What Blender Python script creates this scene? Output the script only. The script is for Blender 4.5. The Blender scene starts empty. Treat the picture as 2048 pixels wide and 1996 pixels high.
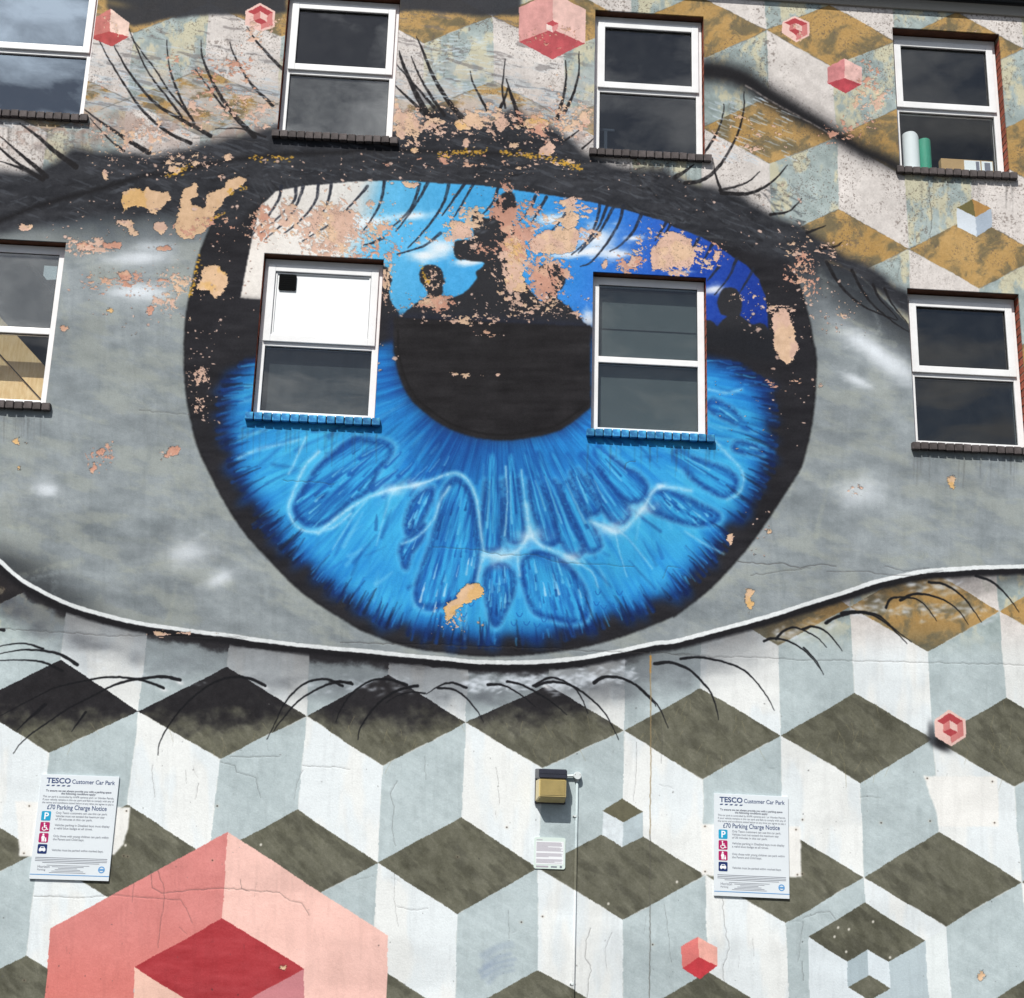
import bpy, bmesh, math, random
import numpy as np
from mathutils import Matrix, Vector

# ------------------------------------------------------------------ camera, sky, sun, exposure
scene = bpy.context.scene
COL = scene.collection
CAM_POS = (-1.3479, -12.1251, 1.65)
CAM_R = ((0.9975056, -0.0647885, 0.0280178), (0.0455108, 0.2868974, -0.9568796), (0.0539566, 0.9557679, 0.2891303))   # right, down, forward
cam_data = bpy.data.cameras.new("camera"); cam = bpy.data.objects.new("camera", cam_data); COL.objects.link(cam)
cam_data.sensor_fit = 'HORIZONTAL'; cam_data.sensor_width = 36.0; cam_data.lens = 51.6406
cam_data.clip_start = 0.05; cam_data.clip_end = 2000.0
r, d_, f_ = CAM_R
cam.matrix_world = Matrix(((r[0], -d_[0], -f_[0], CAM_POS[0]), (r[1], -d_[1], -f_[1], CAM_POS[1]), (r[2], -d_[2], -f_[2], CAM_POS[2]), (0, 0, 0, 1)))
scene.camera = cam

SUN_TRAVEL = Vector((0.42, 1.0, -1.36)).normalized()
to_sun = -SUN_TRAVEL
SUN_EL = math.asin(to_sun.z); SUN_AZ = math.atan2(to_sun.x, to_sun.y)
world = bpy.data.worlds.new("World"); scene.world = world; world.use_nodes = True
nt = world.node_tree; nt.nodes.clear()
def N(t, k, **kw):
    n = t.nodes.new(k)
    for a, b in kw.items(): setattr(n, a, b)
    return n
out = N(nt, 'ShaderNodeOutputWorld'); bg = N(nt, 'ShaderNodeBackground'); bg.inputs['Strength'].default_value = 0.05
sky = N(nt, 'ShaderNodeTexSky', sky_type='NISHITA'); sky.sun_disc = False
sky.sun_elevation = SUN_EL; sky.sun_rotation = SUN_AZ % (2 * math.pi); sky.air_density = 1.0; sky.dust_density = 1.2; sky.ozone_density = 1.0
CLOUD_BASE, CLOUD_GLOW, CLOUD_SHIFT = 5.0, 60.0, (11.9, 16.1, 6.3)
# broken white cloud over the whole sky: a flat layer seen along each direction
tc = N(nt, 'ShaderNodeTexCoord'); sep = N(nt, 'ShaderNodeSeparateXYZ'); nt.links.new(tc.outputs['Generated'], sep.inputs[0])
mz = N(nt, 'ShaderNodeMath', operation='MAXIMUM'); mz.inputs[1].default_value = 0.06; nt.links.new(sep.outputs['Z'], mz.inputs[0])
dv = N(nt, 'ShaderNodeVectorMath', operation='DIVIDE'); nt.links.new(tc.outputs['Generated'], dv.inputs[0])
cz = N(nt, 'ShaderNodeCombineXYZ')
for k in 'XYZ': nt.links.new(mz.outputs[0], cz.inputs[k])
nt.links.new(cz.outputs[0], dv.inputs[1])
cn = N(nt, 'ShaderNodeTexNoise'); cn.inputs['Scale'].default_value = 4.2; cn.inputs['Detail'].default_value = 9; cn.inputs['Roughness'].default_value = 0.6
sh = N(nt, 'ShaderNodeVectorMath', operation='ADD'); sh.inputs[1].default_value = CLOUD_SHIFT; nt.links.new(dv.outputs[0], sh.inputs[0]); nt.links.new(sh.outputs[0], cn.inputs['Vector'])
cr = N(nt, 'ShaderNodeMapRange'); cr.inputs['From Min'].default_value = 0.47; cr.inputs['From Max'].default_value = 0.66; nt.links.new(cn.outputs['Fac'], cr.inputs['Value'])
# sunlit cloud: white, brighter towards the sun where the light shines through it
nrm = N(nt, 'ShaderNodeVectorMath', operation='NORMALIZE'); nt.links.new(tc.outputs['Generated'], nrm.inputs[0])
dt = N(nt, 'ShaderNodeVectorMath', operation='DOT_PRODUCT'); dt.inputs[1].default_value = to_sun; nt.links.new(nrm.outputs[0], dt.inputs[0])
dm = N(nt, 'ShaderNodeMath', operation='MAXIMUM'); dm.inputs[1].default_value = 0.0; nt.links.new(dt.outputs['Value'], dm.inputs[0])
dp = N(nt, 'ShaderNodeMath', operation='POWER'); dp.inputs[1].default_value = 9.0; nt.links.new(dm.outputs[0], dp.inputs[0])
ds = N(nt, 'ShaderNodeMath', operation='MULTIPLY_ADD'); ds.inputs[1].default_value = CLOUD_GLOW; ds.inputs[2].default_value = CLOUD_BASE; nt.links.new(dp.outputs[0], ds.inputs[0])
cc = N(nt, 'ShaderNodeVectorMath', operation='SCALE'); cc.inputs[0].default_value = (1.0, 1.03, 1.08); nt.links.new(ds.outputs[0], cc.inputs['Scale'])
cb = N(nt, 'ShaderNodeMix', data_type='RGBA', blend_type='MIX'); nt.links.new(cr.outputs[0], cb.inputs['Factor'])
nt.links.new(sky.outputs[0], cb.inputs['A']); nt.links.new(cc.outputs[0], cb.inputs['B'])
nt.links.new(cb.outputs['Result'], bg.inputs['Color']); nt.links.new(bg.outputs[0], out.inputs[0])

sun_data = bpy.data.lights.new("sun", 'SUN'); sun_data.energy = 4.6; sun_data.angle = math.radians(0.53); sun_data.color = (1.0, 0.955, 0.89)
sun = bpy.data.objects.new("sun", sun_data); COL.objects.link(sun); sun.location = (-8, -20, 26)
sun.rotation_euler = SUN_TRAVEL.to_track_quat('-Z', 'Y').to_euler()
scene.view_settings.view_transform = 'Standard'; scene.view_settings.look = 'None'; scene.view_settings.gamma = 1.0
scene.view_settings.use_curve_mapping = False
scene.view_settings.exposure = 0.22

# ------------------------------------------------------------------ helpers
# plane matrix of the wall (wall metres <-> image pixels); the wall is the plane y = 0, the street is at y < 0
WALL_H = np.array([[266.950644248165, 33.830804885176015, 1158.687966091173], [16.76873355000212, -225.54020348907903, 2342.550193620465], [0.004824242621693253, 0.02585106367846079, 1.0]])
WALL_HI = np.linalg.inv(WALL_H)
def wall_xz(u, v):
    q = WALL_HI @ np.array([u, v, 1.0]); return float(q[0] / q[2]), float(q[1] / q[2])
def image_uv(x, z):  # image pixel of a wall point
    q = WALL_H @ np.array([x, z, 1.0]); return q[0] / q[2], q[1] / q[2]
def behind(u, v, y):
    """the point at depth y behind the wall that is seen through the wall at image pixel (u, v)"""
    x, z = wall_xz(u, v); c = Vector(CAM_POS); p = Vector((x, 0, z)); t = (y - c.y) / (0 - c.y)
    return c + (p - c) * t

def empty(name, loc=(0, 0, 0), parent=None):
    o = bpy.data.objects.new(name, None); COL.objects.link(o); o.empty_display_size = 0.1; o.location = loc
    if parent: o.parent = parent
    return o
def tag(o, label=None, cat=None, group=None, kind=None):
    if label: o["label"] = label
    if cat: o["category"] = cat
    if group: o["group"] = group
    if kind: o["kind"] = kind
    return o
def link(name, me, mat=None, parent=None, loc=None):
    o = bpy.data.objects.new(name, me); COL.objects.link(o)
    if mat is not None and not me.materials: me.materials.append(mat)
    if parent is not None: o.parent = parent
    if loc is not None: o.location = loc
    return o
class MB:
    def __init__(self): self.bm = bmesh.new()
    def box(self, x0, x1, y0, y1, z0, z1, bev=0.0, seg=1, rot=None):
        t = bmesh.new()
        g = bmesh.ops.create_cube(t, size=1.0)
        bmesh.ops.scale(t, vec=(x1 - x0, y1 - y0, z1 - z0), verts=t.verts)
        if bev: bmesh.ops.bevel(t, geom=t.edges[:], offset=bev, segments=seg, affect='EDGES', profile=0.6)
        if rot: bmesh.ops.rotate(t, cent=(0, 0, 0), matrix=rot, verts=t.verts)
        bmesh.ops.translate(t, vec=((x0 + x1) / 2, (y0 + y1) / 2, (z0 + z1) / 2), verts=t.verts)
        self.join(t); return self
    def join(self, t):
        me = bpy.data.meshes.new("tmp"); t.to_mesh(me); t.free(); self.bm.from_mesh(me); bpy.data.meshes.remove(me)
    def cyl(self, p0, p1, r0, r1=None, seg=16, cap=True, bev=0):
        r1 = r0 if r1 is None else r1
        a, b = Vector(p0), Vector(p1); L = (b - a).length
        t = bmesh.new(); bmesh.ops.create_cone(t, cap_ends=cap, segments=seg, radius1=r0, radius2=r1, depth=L)
        if bev: bmesh.ops.bevel(t, geom=[e for e in t.edges if len(e.link_faces) == 2 and e.calc_face_angle(0) > 0.9], offset=bev, segments=2, affect='EDGES')
        q = (b - a).to_track_quat('Z', 'Y').to_matrix().to_4x4()
        bmesh.ops.transform(t, matrix=Matrix.Translation((a + b) / 2) @ q, verts=t.verts)
        self.join(t); return self
    def poly(self, pts, y0, y1):
        """outline in (x, z), extruded from y0 to y1 (y0 is the street face)"""
        n = len(pts)
        a = [self.bm.verts.new((p[0], y0, p[1])) for p in pts]; b = [self.bm.verts.new((p[0], y1, p[1])) for p in pts]
        self.bm.faces.new(a); self.bm.faces.new(b[::-1])
        for i in range(n): self.bm.faces.new((a[i], b[i], b[(i + 1) % n], a[(i + 1) % n]))
        bmesh.ops.recalc_face_normals(self.bm, faces=self.bm.faces[:]); return self
    def build(self, name, mat, parent=None, smooth=False, loc=None):
        me = bpy.data.meshes.new(name); self.bm.to_mesh(me); self.bm.free()
        if smooth:
            for p in me.polygons: p.use_smooth = True
        o = link(name, me, mat, parent, loc)
        return o
def rrect(x0, x1, z0, z1, r, n=5):
    pts = []
    for cx, cz, a0 in ((x1 - r, z1 - r, 0), (x0 + r, z1 - r, 90), (x0 + r, z0 + r, 180), (x1 - r, z0 + r, 270)):
        for k in range(n + 1):
            a = math.radians(a0 + 90 * k / n); pts.append((cx + r * math.cos(a), cz + r * math.sin(a)))
    return pts

# ------------------------------------------------------------------ materials
def srgb(c):
    c = [x / 255 for x in c]
    return tuple([x / 12.92 if x <= 0.04045 else ((x + 0.055) / 1.055) ** 2.4 for x in c]) + (1.0,)
def material(name, col, rough=0.6, spec=0.4, var=0.0, vscale=8.0, col2=None, bump=0.0, bscale=60.0, metal=0.0, coat=0.0, stretch=None, per_object=0.0):
    m = bpy.data.materials.new(name); m.use_nodes = True; t = m.node_tree; b = t.nodes['Principled BSDF']
    b.inputs['Roughness'].default_value = rough; b.inputs['Specular IOR Level'].default_value = spec; b.inputs['Metallic'].default_value = metal
    if coat: b.inputs['Coat Weight'].default_value = coat
    c = srgb(col) if max(col) > 1.01 else tuple(col) + (1.0,)
    b.inputs['Base Color'].default_value = c
    src = None
    co = N(t, 'ShaderNodeTexCoord'); vec = co.outputs['Object']
    if stretch:
        mp = N(t, 'ShaderNodeMapping'); mp.inputs['Scale'].default_value = stretch; t.links.new(vec, mp.inputs[0]); vec = mp.outputs[0]
    if var or col2:
        n = N(t, 'ShaderNodeTexNoise'); n.inputs['Scale'].default_value = vscale; n.inputs['Detail'].default_value = 6; n.inputs['Roughness'].default_value = 0.6
        t.links.new(vec, n.inputs['Vector'])
        mr = N(t, 'ShaderNodeMapRange'); mr.inputs['From Min'].default_value = 0.35; mr.inputs['From Max'].default_value = 0.65; t.links.new(n.outputs['Fac'], mr.inputs['Value'])
        mx = N(t, 'ShaderNodeMix', data_type='RGBA'); t.links.new(mr.outputs[0], mx.inputs['Factor'])
        c2 = (srgb(col2) if max(col2) > 1.01 else tuple(col2) + (1.0,)) if col2 else tuple(min(1, x * (1 + var)) for x in c[:3]) + (1.0,)
        c1 = c if col2 else tuple(x * (1 - var) for x in c[:3]) + (1.0,)
        mx.inputs['A'].default_value = c1; mx.inputs['B'].default_value = c2
        src = mx.outputs['Result']
    if per_object:
        oi = N(t, 'ShaderNodeObjectInfo'); mr = N(t, 'ShaderNodeMapRange'); mr.inputs['To Min'].default_value = 1 - per_object; mr.inputs['To Max'].default_value = 1 + per_object
        t.links.new(oi.outputs['Random'], mr.inputs['Value'])
        hs = N(t, 'ShaderNodeHueSaturation'); t.links.new(mr.outputs[0], hs.inputs['Value'])
        if src: t.links.new(src, hs.inputs['Color'])
        else: hs.inputs['Color'].default_value = c
        src = hs.outputs[0]
    if src: t.links.new(src, b.inputs['Base Color'])
    if bump:
        n = N(t, 'ShaderNodeTexNoise'); n.inputs['Scale'].default_value = bscale; n.inputs['Detail'].default_value = 5; t.links.new(vec, n.inputs['Vector'])
        bp = N(t, 'ShaderNodeBump'); bp.inputs['Strength'].default_value = bump; bp.inputs['Distance'].default_value = 0.004
        t.links.new(n.outputs['Fac'], bp.inputs['Height']); t.links.new(bp.outputs[0], b.inputs['Normal'])
    return m
M = {}
M['upvc'] = material('white_window_plastic', (228, 230, 232), .35, .45, .05, 5)
M['gasket'] = material('dark_gasket', (38, 40, 42), .6)
M['soffit'] = material('brown_lintel_paint', (96, 62, 44), .7, .3, .3, 6, bump=.4, bscale=70)
M['brick'] = material('red_brick', (152, 84, 66), .85, .2, .18, 30, bump=.6, bscale=140, per_object=.22)
M['mortar'] = material('mortar', (150, 138, 124), .95, .1, .15, 40, bump=.4, bscale=160)
M['sill'] = material('black_painted_sill_brick', (84, 78, 78), .75, .3, .2, 24, bump=.6, bscale=120, per_object=.25)
M['sill_mortar'] = material('dark_sill_mortar', (40, 38, 38), .9, .2, .2, 30)
M['sillblue'] = material('blue_painted_sill_brick', (30, 104, 170), .7, .3, col2=(78, 176, 222), vscale=16, bump=.6, bscale=120, per_object=.3)
M['fascia'] = material('grey_fascia_board', (150, 148, 142), .55, .35, .08, 5, stretch=(.3, 1, 4))
M['gutter'] = material('dark_gutter', (42, 43, 45), .5, .4)
M['roof'] = material('roof_slate', (70, 72, 76), .7, .3, .2, 3)
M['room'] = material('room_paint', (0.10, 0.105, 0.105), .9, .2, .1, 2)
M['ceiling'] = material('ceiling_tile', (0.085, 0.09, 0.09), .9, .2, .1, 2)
M['panel'] = material('white_infill_panel', (232, 236, 238), .45, .4, .02, 3)
M['black'] = material('black_plastic', (6, 8, 10), .7, .05)
M['blindgrey'] = material('grey_blind_fabric', (0.36, 0.38, 0.375), .9, .2, .05, 3)
M['filmgrey'] = material('dark_grey_board', (0.2, 0.2, 0.205), .9, .2, .1, 3, stretch=(4, 1, .6))
M['signboard'] = material('pale_sign_board', (212, 220, 226), .4, .4, .015, 3)
M['ink'] = material('navy_print', (44, 66, 112), .6); M['inkgrey'] = material('grey_print', (112, 116, 130), .6)
M['inktext'] = material('slate_print', (92, 96, 112), .6)
M['cyan'] = material('cyan_print', (22, 152, 192), .5); M['magenta'] = material('magenta_print', (166, 22, 92), .5); M['navy'] = material('navy_block_print', (14, 42, 98), .5)
M['signwhite'] = material('white_print', (236, 240, 244), .5); M['signblue'] = material('blue_rule_print', (84, 148, 204), .5)
M['lampblack'] = material('black_lamp_hood', (46, 48, 60), .32, .5, .12, 12)
M['lens'] = material('yellowed_lamp_lens', (196, 178, 122), .22, .5, .06, 14, coat=.3)
M['lensin'] = material('lamp_reflector', (160, 138, 80), .4, .5, .15, 20)
M['jbox'] = material('grey_junction_box', (206, 214, 216), .6, .3, .05, 20)
M['notice'] = material('notice_board_mint', (206, 221, 216), .4, .4)
M['noticepaper'] = material('notice_print_field', (226, 230, 234), .5)
M['noticeink'] = material('mauve_print', (166, 160, 172), .6)
M['paper'] = material('white_paper', (226, 234, 238), .7); M['greenpaper'] = material('green_paper', (52, 150, 122), .6, .4, .05, 8)
M['card'] = material('brown_cardboard', (176, 148, 106), .85, .2, .06, 14)
M['ply'] = material('plywood', (214, 178, 124), .7, .3, col2=(232, 204, 156), vscale=5, stretch=(7, 1, 1.4), bump=.15, bscale=40)
M['plyedge'] = material('plywood_edge', (150, 118, 80), .8)
M['screw'] = material('dull_screw', (120, 112, 104), .5, .5, metal=.6)
M['asphalt'] = material('asphalt', (0.05, 0.05, 0.052), .9, .25, .25, 60, bump=.6, bscale=300)
def glass_material(name, tint, ior, haze=0.0, hscale=6.0, rough=0.0, mirror=(1, 1, 1)):
    m = bpy.data.materials.new(name); m.use_nodes = True; t = m.node_tree; t.nodes.clear()
    o = N(t, 'ShaderNodeOutputMaterial'); tr = N(t, 'ShaderNodeBsdfTransparent'); tr.inputs[0].default_value = tuple(tint) + (1,)
    gl = N(t, 'ShaderNodeBsdfGlossy'); gl.inputs['Roughness'].default_value = rough; gl.inputs[0].default_value = tuple(mirror) + (1,)
    fr = N(t, 'ShaderNodeFresnel'); fr.inputs['IOR'].default_value = ior
    # slightly wavy double glazing
    co = N(t, 'ShaderNodeTexCoord'); n = N(t, 'ShaderNodeTexNoise'); n.inputs['Scale'].default_value = 1.3; n.inputs['Detail'].default_value = 1
    t.links.new(co.outputs['Object'], n.inputs['Vector'])
    bp = N(t, 'ShaderNodeBump'); bp.inputs['Strength'].default_value = .12; bp.inputs['Distance'].default_value = .02; t.links.new(n.outputs['Fac'], bp.inputs['Height']); t.links.new(bp.outputs[0], gl.inputs['Normal'])
    ge = N(t, 'ShaderNodeNewGeometry'); fm = N(t, 'ShaderNodeMath', operation='SUBTRACT', use_clamp=True); t.links.new(fr.outputs[0], fm.inputs[0]); t.links.new(ge.outputs['Backfacing'], fm.inputs[1])   # the outer face mirrors
    mx = N(t, 'ShaderNodeMixShader'); t.links.new(fm.outputs[0], mx.inputs[0]); t.links.new(tr.outputs[0], mx.inputs[1]); t.links.new(gl.outputs[0], mx.inputs[2])
    # dust film; on the boarded window's upper pane, painted-in cloud glare
    df = N(t, 'ShaderNodeBsdfDiffuse'); df.inputs[0].default_value = (.5, .52, .52, 1)
    hn = N(t, 'ShaderNodeTexNoise'); hn.inputs['Scale'].default_value = hscale; hn.inputs['Detail'].default_value = 8; hn.inputs['Roughness'].default_value = .65; t.links.new(co.outputs['Object'], hn.inputs['Vector'])
    mr = N(t, 'ShaderNodeMapRange'); mr.inputs['From Min'].default_value = .4; mr.inputs['From Max'].default_value = .7; mr.inputs['To Min'].default_value = haze * .4; mr.inputs['To Max'].default_value = haze
    t.links.new(hn.outputs['Fac'], mr.inputs['Value'])
    m2 = N(t, 'ShaderNodeMixShader'); t.links.new(mr.outputs[0], m2.inputs[0]); t.links.new(mx.outputs[0], m2.inputs[1]); t.links.new(df.outputs[0], m2.inputs[2])
    t.links.new(m2.outputs[0], o.inputs[0])
    return m
M['glass'] = glass_material('window_glass', (.62, .66, .67), 1.95, .022)
M['glassdusty'] = glass_material('dusty_window_glass', (.6, .64, .65), 2.1, .15, 5)
M['glassglare'] = glass_material('cloud_glare_glass', (.8, .84, .85), 2.2, .2, 1.6)  # pale diffuse veil stands in for bright cloud mirrored in the pane
M['glassmirror'] = glass_material('boosted_mirror_glass', (.4, .44, .46), 2.9, .015, mirror=(.74, .87, 1.0))  # reflectance raised and tinted blue so the mirrored clouds come out brighter
M['glassclear'] = glass_material('clear_window_glass', (.96, .97, .97), 1.7, .015)

# ------------------------------------------------------------------ the mural
# The painting is laid on the flat wall shape by shape, the way it was painted:
# every point is a pixel read off nine enlarged image crops (S1..S9) and is
# rectified to wall metres by the plane matrix WALL_H before it is laid down.
CROP = {1: (0, 0), 2: (680, 0), 3: (1348, 0), 4: (0, 660), 5: (680, 660), 6: (1348, 660),
         7: (0, 1316), 8: (680, 1316), 9: (1348, 1316)}
def S(n, *xy):  # enlarged crop pixels to full image pixels
    ox, oy = CROP[n]
    return [(ox + xy[i] / 2.7914, oy + xy[i + 1] / 2.7914) for i in range(0, len(xy), 2)]

_rs = np.random.RandomState(11)
_TAB = _rs.rand(8, 256, 256).astype(np.float32)
def vnoise(x, y, seed=0):
    t = _TAB[seed % 8]
    x = x + 37.3 * seed; y = y + 91.7 * seed
    xi = np.floor(x); yi = np.floor(y)
    fx = (x - xi).astype(np.float32); fy = (y - yi).astype(np.float32)
    fx = fx * fx * (3 - 2 * fx); fy = fy * fy * (3 - 2 * fy)
    xi = xi.astype(np.int32) & 255; yi = yi.astype(np.int32) & 255
    x1 = (xi + 1) & 255; y1 = (yi + 1) & 255
    a = t[yi, xi]; a = a + (t[yi, x1] - a) * fx
    b = t[y1, xi]; b = b + (t[y1, x1] - b) * fx
    return a + (b - a) * fy
def fbm(x, y, seed=0, octv=4, gain=0.5):
    s = 0; amp = 1.0; tot = 0
    for k in range(octv):
        s = s + amp * vnoise(x * 2.03 ** k, y * 2.03 ** k, seed + k)
        tot += amp; amp *= gain
    return s / tot
def sstep(a, b, x):
    t = np.clip((x - a) / (b - a), 0, 1)
    return t * t * (3 - 2 * t)
def boxblur(m, r):
    r = int(round(r))
    if r < 1: return m
    for ax in (0, 1):
        pad = [(r + 1, r) if a == ax else (0, 0) for a in (0, 1)]
        c = np.cumsum(np.pad(m, pad, mode='edge').astype(np.float64), axis=ax)
        n = m.shape[ax]; k = 2 * r + 1
        m = ((c[k:k + n] - c[:n]) if ax == 0 else (c[:, k:k + n] - c[:, :n])) / k
        m = m.astype(np.float32)
    return m
def gblur(m, sig):
    if sig < 0.6: return m
    r = max(1, sig * 0.95)
    return boxblur(boxblur(boxblur(m, r), r), r) if sig > 1.2 else boxblur(m, 1)
def spline(pts, closed=False, n=7):
    p = np.array(pts, float)
    if closed: p = np.vstack([p[-1], p, p[0], p[1]])
    else: p = np.vstack([2 * p[0] - p[1], p, 2 * p[-1] - p[-2]])
    out = []
    for i in range(1, len(p) - 2):
        for k in range(n):
            t = k / n
            out.append(0.5 * ((2 * p[i]) + (p[i + 1] - p[i - 1]) * t + (2 * p[i - 1] - 5 * p[i] + 4 * p[i + 1] - p[i + 2]) * t * t
                              + (3 * p[i] - p[i - 1] - 3 * p[i + 1] + p[i + 2]) * t ** 3))
    if not closed: out.append(p[-2])
    return [tuple(o) for o in out]

class Canvas:
    def __init__(self, U, V, to_idx, scale):
        self.U, self.V, self.to_idx, self.s = U, V, to_idx, scale
        self.H, self.W = U.shape
        self.C = np.zeros((self.H, self.W, 3), np.float32)
        self.B = np.zeros((self.H, self.W), np.float32)         # paint relief
        j = 0.9
        self.Uj = (U + j * 2 * (fbm(U / 7, V / 7, 1, 2) - .5) + 3 * (vnoise(U / 60, V / 60, 2) - .5)).astype(np.float32)
        self.Vj = (V + j * 2 * (fbm(U / 7, V / 7, 3, 2) - .5) + 3 * (vnoise(U / 60, V / 60, 4) - .5)).astype(np.float32)
    def win(self, pts, pad):
        p = np.array(pts, float)
        x0, y0 = p.min(0) - pad; x1, y1 = p.max(0) + pad
        c = np.array([self.to_idx(a, b) for a in (x0, x1) for b in (y0, y1)])
        i0 = max(0, int(np.floor(c[:, 0].min()))); i1 = min(self.H, int(np.ceil(c[:, 0].max())) + 1)
        j0 = max(0, int(np.floor(c[:, 1].min()))); j1 = min(self.W, int(np.ceil(c[:, 1].max())) + 1)
        if i1 <= i0 or j1 <= j0: return None
        return (slice(i0, i1), slice(j0, j1))
    def inside(self, pts, w, wob=0.0, seed=0, wf=9.0):
        u = self.Uj[w]; v = self.Vj[w]
        if wob:
            uu, vv = self.U[w], self.V[w]
            u = u + wob * 2 * (fbm(uu / wf, vv / wf, 5 + seed, 3, .6) - .5); v = v + wob * 2 * (fbm(uu / wf, vv / wf, 6 + seed, 3, .6) - .5)
        m = np.zeros(u.shape, bool)
        n = len(pts)
        for k in range(n):
            (x0, y0), (x1, y1) = pts[k], pts[(k + 1) % n]
            if y0 == y1: continue
            c = ((y0 > v) != (y1 > v)) & (u < (x1 - x0) * (v - y0) / (y1 - y0) + x0)
            m ^= c
        return m.astype(np.float32)
    def mask(self, pts, feather=0.8, wob=0.0, seed=0, wf=9.0):
        w = self.win(pts, feather * 3 + wob * 1.5 + 3)
        if w is None: return None, None
        return w, gblur(self.inside(pts, w, wob, seed, wf), feather * self.s)
    def put(self, w, a, col):
        if w is None: return
        col = np.asarray(col, np.float32)
        a = a[..., None]
        self.C[w] += (col - self.C[w]) * a
    def fill(self, pts, col, feather=0.8, alpha=1.0, wob=0.0, seed=0):
        w, m = self.mask(pts, feather, wob, seed)
        if w is not None: self.put(w, m * alpha, col)
    def strokemask(self, pts, r0, r1, feather=0.7, smooth=True, mid=None):
        p = spline(pts) if smooth and len(pts) > 2 else pts
        w = self.win(p, max(r0, r1, mid or 0) + feather * 2 + 2)
        if w is None: return None, None
        acc = np.zeros(self.U[w].shape, np.float32)
        i0, j0 = w[0].start, w[1].start
        n = len(p) - 1
        for k in range(n):
            t0, t1 = k / n, (k + 1) / n
            f = (lambda t: r0 + (r1 - r0) * t) if mid is None else (lambda t: (r0 + (mid - r0) * t * 2) if t < .5 else (mid + (r1 - mid) * (t * 2 - 1)))
            ra, rb = f(t0), f(t1)
            lw = self.win([p[k], p[k + 1]], max(ra, rb) + feather * 2 + 2)
            if lw is None: continue
            u = self.Uj[lw]; v = self.Vj[lw]
            dx, dy = p[k + 1][0] - p[k][0], p[k + 1][1] - p[k][1]
            L = dx * dx + dy * dy + 1e-9
            t = np.clip(((u - p[k][0]) * dx + (v - p[k][1]) * dy) / L, 0, 1)
            d = np.hypot(u - p[k][0] - t * dx, v - p[k][1] - t * dy)
            a = np.clip((ra + (rb - ra) * t - d) / (2 * feather) + .5, 0, 1)
            sub = acc[lw[0].start - i0:lw[0].stop - i0, lw[1].start - j0:lw[1].stop - j0]
            np.maximum(sub, a, out=sub)
        return w, acc
    def stroke(self, pts, r0, r1, col, feather=0.7, alpha=1.0, smooth=True, mid=None, wear=0.0):
        w, a = self.strokemask(pts, r0, r1, feather, smooth, mid)
        if w is None: return
        if wear:
            a = a * (1 - wear * sstep(.5, .62, fbm(self.U[w] / 6, self.V[w] / 6, 3, 3)))
        self.put(w, a * alpha, col)
    def blob(self, c, rx, ry, ang, col, alpha=1.0, pw=2.0, rough=0.0):
        r = max(rx, ry) * 1.9
        w = self.win([(c[0] - r, c[1] - r), (c[0] + r, c[1] + r)], 0)
        if w is None: return
        a = math.radians(ang); u = self.U[w] - c[0]; v = self.V[w] - c[1]
        x = (u * math.cos(a) + v * math.sin(a)) / rx; y = (-u * math.sin(a) + v * math.cos(a)) / ry
        d = x * x + y * y
        if rough: d = d * (1 + rough * (fbm(self.U[w] / (rx * .5 + 4), self.V[w] / (ry * .5 + 4), 2, 4) - .5) * 2)
        self.put(w, alpha * np.exp(-d ** (pw / 2) * 1.3), col)

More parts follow.
